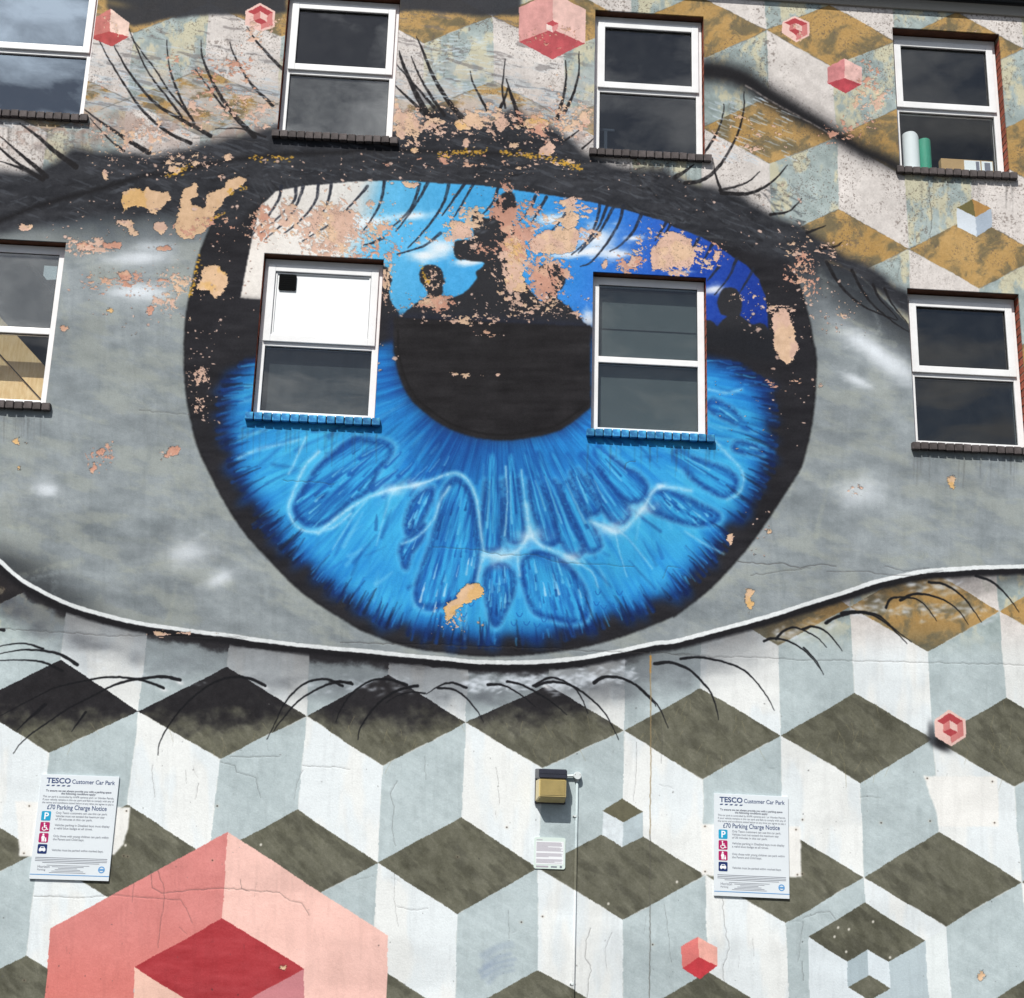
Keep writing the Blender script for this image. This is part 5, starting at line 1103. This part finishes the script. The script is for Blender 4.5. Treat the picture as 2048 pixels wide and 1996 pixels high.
def bars(m, x0, x1, z0, z1, w, y0, y1, bev=.004, wt=None, wb=None):
    wt = w if wt is None else wt; wb = w if wb is None else wb
    m.box(x0, x0 + w, y0, y1, z0, z1, bev, 2); m.box(x1 - w, x1, y0, y1, z0, z1, bev, 2)
    m.box(x0 + w - .001, x1 - w + .001, y0 + .0008, y1 - .0008, z1 - wt, z1, bev, 2); m.box(x0 + w - .001, x1 - w + .001, y0 + .0008, y1 - .0008, z0, z0 + wb, bev, 2)
WINDOWS = {}
def window(key, label, style):
    x0, x1, z0, z1, d = OPEN[key]
    wn = empty('window', ((x0 + x1) / 2, d, z0), bld); wn["label"] = label
    def put(m, name, mat, parent=wn, **k):
        o = m.build(name, M[mat], None, **k); o.parent = parent; o.matrix_parent_inverse = Matrix.Translation((x0 + x1) / -2 * Vector((1, 0, 0)) - Vector((0, d, z0))); return o
    g = .006
    fx0, fx1, fz0, fz1 = x0 + g, x1 - g, z0 + .012, z1 - .012
    zt = z0 + .735
    m = MB()
    if style != 'plain':
        bars(m, fx0, fx1, fz0, fz1, .058, d, d + .07, wt=.085); m.box(fx0 + .057, fx1 - .057, d + .001, d + .069, zt - .05, zt, .004, 2)
        put(m, 'frame', 'upvc')
        m = MB(); bars(m, fx0 + .034, fx1 - .034, zt - .012, fz1 - .06, .066, d - .022, d - .001, .005); 
        put(m, 'sash', 'upvc')
        ux = (fx0 + .1, fx1 - .1, zt + .054, fz1 - .126)
    else:
        bars(m, fx0, fx1, fz0, fz1, .062, d, d + .07, wt=.075, wb=.05); m.box(fx0 + .061, fx1 - .061, d + .001, d + .069, zt - .052, zt + .006, .004, 2)
        put(m, 'frame', 'upvc')
        ux = (fx0 + .062, fx1 - .062, zt + .006, fz1 - .075)
    lx = (fx0 + (.058 if style != 'plain' else .062), fx1 - (.058 if style != 'plain' else .062), fz0 + (.058 if style != 'plain' else .05), zt - (.05 if style != 'plain' else .052))
    # dark rubber gaskets round the glass, then the panes
    m = MB()
    yq = d - .006 if style != 'plain' else d + .012
    bars(m, ux[0] - .001, ux[1] + .001, ux[2] - .001, ux[3] + .001, .006, d + .008, d + .02, 0); bars(m, lx[0] - .001, lx[1] + .001, lx[2] - .001, lx[3] + .001, .006, d + .02, d + .032, 0)
    put(m, 'gasket', 'gasket')
    return wn, put, ux, lx
def pane(put, r, y, mat='glass', name='pane'):
    m = MB(); m.box(r[0] + .001, r[1] - .001, y, y + .006, r[2] + .001, r[3] - .001); return put(m, name, mat)
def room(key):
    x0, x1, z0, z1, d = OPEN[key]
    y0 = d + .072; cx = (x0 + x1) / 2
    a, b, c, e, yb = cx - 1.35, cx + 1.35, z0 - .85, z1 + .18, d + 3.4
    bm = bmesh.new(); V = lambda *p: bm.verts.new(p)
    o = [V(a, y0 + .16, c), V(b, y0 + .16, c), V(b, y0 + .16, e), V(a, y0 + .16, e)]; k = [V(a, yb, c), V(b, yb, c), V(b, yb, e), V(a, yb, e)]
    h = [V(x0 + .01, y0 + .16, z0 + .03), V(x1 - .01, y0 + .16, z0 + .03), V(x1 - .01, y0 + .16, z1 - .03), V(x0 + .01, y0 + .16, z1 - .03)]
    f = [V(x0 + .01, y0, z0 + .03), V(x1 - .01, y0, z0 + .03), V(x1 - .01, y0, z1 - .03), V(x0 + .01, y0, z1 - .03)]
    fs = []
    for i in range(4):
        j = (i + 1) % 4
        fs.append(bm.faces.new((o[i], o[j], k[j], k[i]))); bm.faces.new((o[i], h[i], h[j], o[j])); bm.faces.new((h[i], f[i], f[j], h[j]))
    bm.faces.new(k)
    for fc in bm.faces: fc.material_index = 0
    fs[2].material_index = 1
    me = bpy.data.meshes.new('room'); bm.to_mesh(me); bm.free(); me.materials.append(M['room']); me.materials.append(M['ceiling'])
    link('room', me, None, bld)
LABEL = {'1t': 'top left window mirroring bright clouds', '2t': 'upper window with dusty lower pane between lashes', '3t': 'upper window above the iris with a dark interior', '4t': 'upper window with paper rolls and a box behind glass',
         '1b': 'window at the left edge boarded with plywood', '2b': 'window in the iris with a white infill panel and black vent', '3b': 'single frame window in the iris with grey blind', '4b': 'window at the right edge of the eye with dark panes'}
for key, (x0, x1, z0, z1, d) in OPEN.items():
    style = 'plain' if key in ('3b', '1b') else 'sash'
    blue = key in ('2b', '3b')
    # lintel soffit
    m = MB(); m.box(x0 - .05, x1 + .05, RET + .002, d + .075, z1 - .003, z1 + .07, .002); m.build('lintel', M['soffit'], bld)
    if key != '1t' and key != '1b': jamb(x0, -1, z0, z1 - .004, d)
    jamb(x1, 1, z0, z1 - .004, d)
    sill(x0, x1, z0, d, blue)
    room(key)
    wn, put, ux, lx = window(key, LABEL[key], style)
    if key == '2b':
        m = MB(); m.box(ux[0] + .001, ux[1] - .001, d + .004, d + .02, ux[2] + .001, ux[3] - .001); put(m, 'infill_panel', 'panel')
        m = MB(); bars(m, ux[0] + .004, ux[1] - .004, ux[2] + .004, ux[3] - .004, .014, d - .006, d + .003, .003); put(m, 'glazing_bead', 'upvc')
        vx, vz = ux[0] + .035, ux[3] - .175
        m = MB(); m.poly(rrect(vx, vx + .155, vz, vz + .15, .012), d - .012, d + .003)
        v = put(m, 'vent', 'black')
        for k in range(6):
            m = MB(); m.box(vx + .012, vx + .143, d - .0135, d - .0122, vz + .018 + k * .021, vz + .026 + k * .021); put(m, 'louvre', 'black')
        pane(put, lx, d + .024, 'glass')
        m = MB(); m.box(lx[0] - .02, lx[1] + .02, d + .10, d + .104, lx[2] - .02, lx[3] + .03); put(m, 'backing_board', 'filmgrey')
    elif key == '3b':
        pane(put, ux, d + .012, 'glass'); pane(put, lx, d + .024, 'glass')
        m = MB(); m.box(ux[0] - .02, ux[1] + .02, d + .085, d + .088, lx[2] - .02, ux[3] - .02); put(m, 'blind', 'blindgrey')
        m = MB(); m.box(ux[0] - .02, ux[1] + .02, d + .078, d + .084, ux[2] + .30, ux[2] + .306); put(m, 'blind_seam', 'filmgrey')
    else:
        pane(put, ux, d + .012, {'1b': 'glassglare', '1t': 'glassmirror'}.get(key, 'glass')); pane(put, lx, d + .024, {'1t': 'glassmirror', '2t': 'glassdusty', '4t': 'glassclear', '1b': 'glassclear'}.get(key, 'glass'))

# eaves: fascia board, gutter and the roof edge above the wall
m = MB(); m.box(WX0, WX1, -.022, .16, 10.5, 10.635, .004); m.build('fascia_board', M['fascia'], bld)
m = MB(); m.box(WX0, WX1, -.035, -.0225, 10.61, 10.64, .003); m.build('drip_edge', M['gutter'], bld)
bm = bmesh.new()
prof = [(-.12 + .055 * math.cos(math.radians(a)), 10.70 + .055 * math.sin(math.radians(a))) for a in range(180, 361, 20)]
for s, xx in ((0, WX0), (1, WX1)): pass
g1 = [bm.verts.new((WX0, y, z)) for y, z in prof]; g2 = [bm.verts.new((WX1, y, z)) for y, z in prof]
for i in range(len(prof) - 1): bm.faces.new((g1[i], g1[i + 1], g2[i + 1], g2[i]))
bmesh.ops.solidify(bm, geom=bm.faces[:], thickness=.004)
me = bpy.data.meshes.new('gutter'); bm.to_mesh(me); bm.free(); link('gutter', me, M['gutter'], bld)
bm = bmesh.new(); p = [(-.07, 10.66), (4.5, 12.6), (4.5, 12.52), (-.07, 10.638)]
a = [bm.verts.new((WX0 - .1, y, z)) for y, z in p]; b = [bm.verts.new((WX1 + .1, y, z)) for y, z in p]
bm.faces.new(a[::-1]); bm.faces.new(b)
for i in range(4): bm.faces.new((a[i], a[(i + 1) % 4], b[(i + 1) % 4], b[i]))
me = bpy.data.meshes.new('roof'); bm.to_mesh(me); bm.free(); link('roof', me, M['roof'], bld)

# ------------------------------------------------------------------ things behind the glass
def roll(name, u0, u1, vtop, key, ydep, mat, label, tilt, drop):
    x0, x1, z0, z1, d = OPEN[key]
    y = d + ydep; p0 = behind(u0, vtop, y); p1 = behind(u1, vtop, y)
    rad = (p1.x - p0.x) / 2; cx = (p0.x + p1.x) / 2; base = z0 + .03; H = p0.z - base
    bm = bmesh.new(); n = 40; rings = []
    for rr in (rad, rad - .004, (rad - .004) * .8, (rad - .004) * .8 - .004):
        lo = []; hi = []
        for k in range(n):
            a = 2 * math.pi * k / n; x, yy = rr * math.cos(a), rr * math.sin(a)
            lo.append(bm.verts.new((x, yy, 0))); hi.append(bm.verts.new((x, yy, H - drop * max(0, (x / rad + .2)) ** 2)))
        rings.append((lo, hi))
    for i, (lo, hi) in enumerate(rings):
        for k in range(n):
            j = (k + 1) % n
            bm.faces.new((lo[k], lo[j], hi[j], hi[k]) if i % 2 == 0 else (lo[j], lo[k], hi[k], hi[j]))
    for i in (0, 2):
        for k in range(n):
            j = (k + 1) % n; bm.faces.new((rings[i][1][k], rings[i][1][j], rings[i + 1][1][j], rings[i + 1][1][k]))
    me = bpy.data.meshes.new(name); bm.to_mesh(me); bm.free()
    o = link(name, me, M[mat], None, (cx, y, base)); o.rotation_euler = (0, tilt, 0)
    tag(o, label, 'paper roll', 'rolls in the upper window'); return o
roll('paper_roll', 1804.5, 1836, 269.5, '4t', .118, 'paper', 'white paper roll standing behind the glass, taller one', 0, .035)
roll('paper_roll', 1836.5, 1860, 281, '4t', .105, 'greenpaper', 'green paper roll standing beside the white one behind glass', 0, .01)
x0, x1, z0, z1, d = OPEN['4t']
pa = behind(1882, 317, d + .06); pb = behind(1986, 321, d + .06)
bx = empty('cardboard_box', ((pa.x + pb.x) / 2, d + .062, z0 + .03)); tag(bx, 'brown cardboard box with white labels lying behind the window glass', 'box')
m = MB(); hw = (pb.x - pa.x) / 2; hh = (pa.z + pb.z) / 2 - z0 - .03; m.box(-hw, hw, 0, .07, 0, hh, .002); m.build('carton', M['card'], bx)
m = MB(); m.box(hw * -.12, hw * .5, -.001, -.0003, .012, hh - .008); s1 = m.build('address_label', M['paper'], bx)
m = MB(); m.box(hw * .55, hw * .97, -.001, -.0003, .012, hh - .008); s2 = m.build('barcode_label', M['paper'], bx)
for k in range(5):
    m = MB(); m.box(hw * -.08, hw * (.1 + .05 * (k % 3)), -.0016, -.0011, .02 + k * .014, .026 + k * .014); m.build('print_line', M['inkgrey'], s1)
m = MB(); m.box(hw * .33, hw * .46, -.0016, -.0011, .02, hh - .016); m.build('barcode', M['inkgrey'], s1)
m = MB(); m.box(hw * .66, hw * .88, -.0016, -.0011, .03, hh - .024); m.build('barcode', M['inkgrey'], s2)
# white tee bracket and wire clip behind the third window
x0, x1, z0, z1, d = OPEN['3t']
y = d + .13
pl = behind(1198, 256, y); pr_ = behind(1229, 259, y); bt_ = behind(1211, 296, y)
br = empty('tee_bracket', (pl.x, y, z0 + .03)); tag(br, 'pale tee-shaped bracket standing inside the upper window above the iris', 'bracket')
m = MB(); m.box(0, pr_.x - pl.x, 0, .012, pl.z - z0 - .055, pl.z - z0 - .03, .002); m.build('crossbar', M['inkgrey'], br)
m = MB(); m.box((pr_.x - pl.x) * .34, (pr_.x - pl.x) * .54, 0, .012, 0, pl.z - z0 - .0555, .002); m.build('upright', M['inkgrey'], br)
pc = behind(1281, 294, d - .03)
# plywood and notice in the boarded window
x0, x1, z0, z1, d = OPEN['1b']
y = d + .24
def board(name, pts, yy, th, mat, label, group=None):
    q = [behind(a / 5.0107, 470 + b / 5.0107, yy) for a, b in pts]
    cx = sum(p.x for p in q) / len(q); lo = min(p.z for p in q)
    m = MB(); m.poly([(p.x - cx, p.z - lo) for p in q], 0, th)
    o = m.build(name, M[mat], None, loc=(cx, yy, lo)); tag(o, label, 'plywood', group)
    return o
board('plywood_board', [(-420, 360), (-20, 800), (460, 1325), (620, 1500), (560, 1790), (440, 1670), (0, 1190), (-420, 740)], y, .018, 'ply', 'long plywood board slanting down behind the glass', 'plywood boards')
board('plywood_board', [(-420, 760), (0, 1205), (430, 1675), (540, 1800), (-420, 1800)], y + .025, .018, 'ply', 'lower plywood board filling the bottom corner of the window', 'plywood boards')
board('timber_batten', [(275, 300), (325, 300), (590, 590), (600, 660)], y + .05, .03, 'filmgrey', 'thin dark batten slanting behind the upper pane')["category"] = 'batten'
q = [behind(a / 5.0107, 470 + b / 5.0107, d + .0195) for a, b in ((445, 305), (618, 318), (604, 445), (470, 450), (432, 405))]
m = MB(); cx = sum(p.x for p in q) / 5; lo = min(p.z for p in q); m.poly([(p.x - cx, p.z - lo) for p in q], 0, .0008)
tag(m.build('paper_notice', M['paper'], None, loc=(cx, d + .0195, lo)), 'blank white paper stuck inside the pane of the boarded window', 'paper')

# ------------------------------------------------------------------ signs
TEXTS = []
def text(body, x, z, size, mat, parent, name='lettering', align='LEFT', y=-.0007, width=None, bold=0.0, sx=1.0, space=1.0):
    c = bpy.data.curves.new(name, 'FONT'); c.body = body; c.size = size; c.align_x = align; c.offset = bold; c.extrude = .0002; c.space_character = space; c.resolution_u = 3
    o = bpy.data.objects.new(name, c); COL.objects.link(o); o.parent = parent; o.location = (x, y, z); o.rotation_euler = (math.pi / 2, 0, 0); c.materials.append(mat)
    TEXTS.append((o, width)); o.scale.x = sx
    return o
def flat(pts, mat, parent, name, y=-.0006, t=.0004):
    m = MB(); m.poly(pts, y - t, y); o = m.build(name, mat, None); o.parent = parent; return o
def parking_sign(x0, x1, z0, z1, rot, label):
    w, h = x1 - x0, z1 - z0
    s = empty('parking_sign', ((x0 + x1) / 2, -.016, z0)); s.rotation_euler = (0, rot, 0); tag(s, label, 'sign', 'parking signs on the wall')
    m = MB(); m.box(-w / 2, w / 2, 0, .014, 0, h, .0015); m.build('board', M['signboard'], s)
    X = lambda a: (a - .5) * w
    Zp = lambda b: h * (1 - b)
    text('TESCO', X(.075), Zp(.082), .058, M['ink'], s, 'brand_lettering', width=w * .31, bold=.0016)
    for k in range(5):
        a = X(.075) + w * .066 * k
        flat([(a, Zp(.112)), (a + .022, Zp(.112)), (a + .03, Zp(.1)), (a + .008, Zp(.1))], M['ink'], s, 'brand_dash')
    text('Customer Car Park', X(.40), Zp(.082), .047, M['ink'], s, 'heading', width=w * .55, bold=.0006)
    text('To ensure we can always provide you with a parking space', X(.5), Zp(.165), .022, M['inktext'], s, 'small_print', 'CENTER', width=w * .84, bold=.0005)
    text('the following conditions apply:', X(.5), Zp(.19), .022, M['inktext'], s, 'small_print', 'CENTER', width=w * .44, bold=.0005)
    for k, l in enumerate(('This car park is controlled by ANPR cameras and / or Warden Patrols.', 'If your vehicle remains in this car park and fails to comply with any of', 'the terms and conditions stated below at any time you agree to pay a')):
        text(l, X(.05), Zp(.222 + .029 * k), .022, M['inktext'], s, 'small_print', width=w * .91)
    text('\u00a370 Parking Charge Notice', X(.5), Zp(.335), .052, M['ink'], s, 'charge_heading', 'CENTER', width=w * .76, bold=.0006)
    rows = ((.355, 'cyan', ('Only Tesco customers can use this car park.', 'Vehicles must not exceed the maximum stay', 'of 30 minutes in this car park.')),
            (.46, 'magenta', ('Vehicles parking in Disabled bays must display', 'a valid blue badge at all times.')),
            (.565, 'magenta', ('Only those with young children can park within', 'the Parent and Child bays.')),
            (.67, 'navy', ('Vehicles must be parked within marked bays.',)))
    sz = w * .12
    for k, (b, c, lines) in enumerate(rows):
        ia, ib = X(.06), Zp(b)
        ic = flat(rrect(ia, ia + sz, ib - sz, ib, .009), M[c], s, 'icon')
        e = sz / 10
        P = lambda *q: [(ia + q[i] * e, ib - sz + q[i + 1] * e) for i in range(0, len(q), 2)]
        circ = lambda cx, cz, rr, n=14: [(ia + (cx + rr * math.cos(2 * math.pi * i / n)) * e, ib - sz + (cz + rr * math.sin(2 * math.pi * i / n)) * e) for i in range(n)]
        W = M['signwhite']
        if k == 0: text('P', ia + sz * .27, ib - sz * .84, sz * 1.0, W, ic, 'symbol', y=-.0013, bold=.0012)
        elif k == 1:
            flat(circ(4.3, 8.6, .75), W, ic, 'symbol', -.0011); flat(P(3.9, 7.7, 4.9, 7.7, 5.0, 6.4, 6.8, 6.4, 6.8, 5.7, 5.0, 5.7, 5.0, 5.0, 7.0, 5.0, 8.0, 2.6, 8.9, 2.9, 8.7, 2.1, 7.4, 1.8, 6.4, 4.2, 4.0, 4.2), W, ic, 'symbol', -.0011)
            ring = [(ia + (4.6 + 2.5 * math.cos(a)) * e, ib - sz + (3.3 + 2.3 * math.sin(a)) * e) for a in [math.radians(q) for q in range(130, 361, 15)]]
            ring += [(ia + (4.6 + 1.7 * math.cos(a)) * e, ib - sz + (3.3 + 1.55 * math.sin(a)) * e) for a in [math.radians(q) for q in range(360, 129, -15)]]
            flat(ring, W, ic, 'symbol', -.0011)
        elif k == 2:
            flat(circ(4.5, 8.5, .95), W, ic, 'symbol', -.0011); flat(P(3.3, 7.3, 5.7, 7.3, 6.4, 4.6, 5.9, 4.2, 5.6, 1.0, 4.7, 1.0, 4.5, 3.5, 4.3, 1.0, 3.4, 1.0, 3.1, 4.2, 2.6, 4.6), W, ic, 'symbol', -.0011)
            flat(circ(7.3, 4.6, .7), W, ic, 'symbol', -.0011); flat(P(6.6, 3.8, 8.0, 3.8, 8.3, 2.2, 7.9, 1.0, 6.7, 1.0, 6.3, 2.2), W, ic, 'symbol', -.0011)
        else:
            flat(P(1.6, 3.0, 1.6, 5.2, 2.4, 5.9, 3.1, 7.4, 6.9, 7.4, 7.6, 5.9, 8.4, 5.2, 8.4, 3.0, 7.6, 3.0, 7.6, 2.2, 6.6, 2.2, 6.6, 3.0, 3.4, 3.0, 3.4, 2.2, 2.4, 2.2, 2.4, 3.0), W, ic, 'symbol', -.0011)
            flat(P(3.2, 5.8, 3.6, 6.8, 6.4, 6.8, 6.8, 5.8), M['navy'], ic, 'symbol', -.0016)
        for i, l in enumerate(lines): text(l, X(.24), Zp(b + .022 + .031 * i + (.012 if len(lines) == 2 else .04 if len(lines) == 1 else 0)), .0245, M['inktext'], s, 'small_print', width=w * .70 * len(l) / 46)
    for i in range(4):                                               # fine print: too small to read
        o = w * (.14 if i == 3 else .045)
        flat([(-w / 2 + o, Zp(.798 + .0155 * i)), (w / 2 - o, Zp(.798 + .0155 * i)), (w / 2 - o, Zp(.793 + .0155 * i)), (-w / 2 + o, Zp(.793 + .0155 * i))], M['inkgrey'], s, 'fine_print')
    for i, q in enumerate((.27, .20, .12, .16, .2, .23)):
        flat([(-.02 - q * w, Zp(.868 + .0135 * i)), (-.02 + q * w, Zp(.868 + .0135 * i)), (-.02 + q * w, Zp(.864 + .0135 * i)), (-.02 - q * w, Zp(.864 + .0135 * i))], M['inkgrey'], s, 'fine_print')
    text('Horizon', X(.085), Zp(.893), .03, M['inkgrey'], s, 'operator_lettering', width=w * .15); text('Parking', X(.085), Zp(.918), .02, M['inkgrey'], s, 'operator_lettering', width=w * .1)
    cx, cz = X(.895), Zp(.895)
    ring = [(cx + .026 * math.cos(math.radians(a)), cz + .026 * math.sin(math.radians(a))) for a in range(0, 361, 15)] + [(cx + .018 * math.cos(math.radians(a)), cz + .018 * math.sin(math.radians(a))) for a in range(360, -1, -15)]
    flat(ring, M['signblue'], s, 'seal'); flat([(cx - .02, cz - .006), (cx + .02, cz - .006), (cx + .02, cz + .006), (cx - .02, cz + .006)], M['signblue'], s, 'seal_bar', -.0011)
    flat([(-w / 2 + .001, Zp(.959)), (w / 2 - .001, Zp(.959)), (w / 2 - .001, Zp(.952)), (-w / 2 + .001, Zp(.952))], M['signblue'], s, 'rule')
    return s
parking_sign(-4.368, -3.7525, 2.0245, 2.837, 0.0, 'white car park rules sign beside the large pink cube')
parking_sign(1.057, 1.673, 2.055, 2.868, 0.012, 'white car park rules sign between white patches, away from the pink cube')

nb = empty('notice_sign', (-.276, -.008, 2.227)); tag(nb, 'small square notice with rounded mint border below the wall lamp', 'sign')
m = MB(); m.poly(rrect(-.127, .127, 0, .247, .016), 0, .006); m.build('board', M['notice'], nb)
flat([(-.112, .035), (.112, .035), (.112, .215), (-.112, .215)], M['noticepaper'], nb, 'print_field')
flat([(-.108, .224), (-.06, .224), (-.06, .229), (-.108, .229)], M['noticeink'], nb, 'heading_print')
zz = .208; k = 0
rs = random.Random(3)
while zz > .045:
    if k not in (11, 12, 18, 19):
        e = rs.uniform(.085, .108) if k % 6 != 5 else rs.uniform(-.02, .06)
        flat([(-.108, zz - .0036), (e, zz - .0036), (e, zz), (-.108, zz)], M['noticeink'], nb, 'fine_print', -.0011)
    zz -= .0066; k += 1
flat([(-.108, .012), (-.01, .012), (-.01, .024), (-.108, .024)], M['noticeink'], nb, 'fine_print')
flat([(.012, .012), (.06, .012), (.06, .022), (.012, .022)], M['inkgrey'], nb, 'operator_print')
flat([(.092 + .01 * math.cos(i * .45), .018 + .009 * math.sin(i * .45)) for i in range(14)], M['inkgrey'], nb, 'seal')

# ------------------------------------------------------------------ wall lamp, junction box and conduit
lp = empty('wall_lamp', (-.283, 0, 2.74)); tag(lp, 'square wall lamp with black hood and yellowed plastic lens', 'lamp')
LW, LHt, LD = .126, .278, .145
m = MB(); m.box(-LW, LW, -.03, -.002, 0, LHt, .006, 2); m.build('backplate', M['lampblack'], lp)
def frustum(m, x0, x1, z0, z1, y0, X0, X1, Z0, Z1, y1, bev):
    t = bmesh.new(); a = [t.verts.new(p) for p in ((x0, y0, z0), (x1, y0, z0), (x1, y0, z1), (x0, y0, z1))]; b = [t.verts.new(p) for p in ((X0, y1, Z0), (X1, y1, Z0), (X1, y1, Z1), (X0, y1, Z1))]
    t.faces.new(a[::-1]); t.faces.new(b)
    for i in range(4): t.faces.new((a[i], a[(i + 1) % 4], b[(i + 1) % 4], b[i]))
    bmesh.ops.recalc_face_normals(t, faces=t.faces[:]); bmesh.ops.bevel(t, geom=t.edges[:], offset=bev, segments=3, affect='EDGES'); m.join(t)
m = MB(); frustum(m, -LW + .004, LW - .004, .006, .19, -.031, -LW + .026, LW - .008, .04, .19, -LD, .008); ln = m.build('lens', M['lens'], lp)
m = MB(); m.box(-LW + .034, LW - .016, -LD - .0015, -LD + .002, .055, .182); m.build('lens_panel', M['lensin'], ln)
for k in range(15):
    m = MB(); m.box(-LW + .036, LW - .018, -LD - .0045, -LD - .0016, .058 + k * .0082, .0625 + k * .0082, .001); m.build('lens_rib', M['lens'], ln)
m = MB(); frustum(m, -LW, LW, .192, LHt, -.0305, -LW + .022, LW - .002, .1905, LHt - .012, -LD - .006, .007); m.build('hood', M['lampblack'], lp)
m = MB(); m.box(-LW + .022, LW - .004, -LD - .0085, -LD - .0062, .228, .232); m.build('hood_ridge', M['lampblack'], lp)
for sx in (-1, 1):
    m = MB(); m.cyl((sx * (LW - .018), -.012, -.003), (sx * (LW - .018), -.012, .004), .008); m.build('screw', M['screw'], lp)

cd = empty('cable_conduit', (-.064, 0, 0)); tag(cd, 'thin conduit with round junction box running down from the wall lamp', 'conduit')
m = MB(); m.cyl((0.001, -.002, 2.972), (0.001, -.045, 2.972), .034, .032, 28, bev=.004); jb = m.build('junction_box', M['jbox'], cd)
m = MB(); m.cyl((.001, -.0452, 2.972), (.001, -.048, 2.972), .03, .029, 28); m.build('lid', M['jbox'], jb)
for sx in (-1, 1):
    m = MB(); m.cyl((.001 + sx * .02, -.0478, 2.98), (.001 + sx * .02, -.05, 2.98), .003, seg=8); m.build('screw', M['screw'], jb)
m = MB(); m.cyl((-.032, -.022, 2.972), (-.094, -.022, 2.968), .0105); m.build('spur_pipe', M['jbox'], cd)
def pipe(z0, z1, xa, xb):
    m = MB(); m.cyl((xa + .064, -.014, z0), (xb + .064, -.014, z1), .0105, seg=14)
    o = m.build('pipe', M['mural'], cd, True)
    l = o.data.uv_layers.new(name='wall')
    for lp_ in o.data.loops:
        c = o.data.vertices[lp_.vertex_index].co; l.data[lp_.index].uv = ((c.x - .064 - WX0) / (WX1 - WX0), (c.z - WZ0) / (WZ1 - WZ0))
pipe(0.02, 2.935, -.072, -.063)
m = MB(); m.cyl((.001, -.014, 2.925), (.001, -.014, 2.945), .0135, seg=14); m.build('coupling', M['jbox'], cd)
for z in (2.649, 1.353, .5):
    m = MB(); m.box(-.028, .018, -.004, 0, z - .008, z + .008, .001); m.cyl((-.004, -.014, z - .007), (-.004, -.014, z + .007), .0125, seg=14)
    cl = m.build('clamp', M['jbox'], cd, loc=(-.002 if z > 2 else -.005, -.001, 0))
    for sx in (-.023, .013):
        m = MB(); m.cyl((sx, -.0052, z), (sx, -.0075, z), .0045, seg=10); m.build('screw', M['screw'], cl)

# lettering becomes plain mesh, fitted to its given width
bpy.context.view_layer.update()
dg = bpy.context.evaluated_depsgraph_get()
for o, width in TEXTS:
    me = bpy.data.meshes.new_from_object(o.evaluated_get(dg)); me.name = o.name
    cur = o.data; n = o.name; o.name = 'old_lettering'
    q = bpy.data.objects.new(n, me); COL.objects.link(q); q.parent = o.parent; q.location = o.location; q.rotation_euler = o.rotation_euler; q.scale = o.scale
    if width:
        xs_ = [v.co.x for v in me.vertices]; q.scale.x = width / (max(xs_) - min(xs_))
    if not me.materials: me.materials.append(cur.materials[0])
    bpy.data.objects.remove(o); bpy.data.curves.remove(cur)
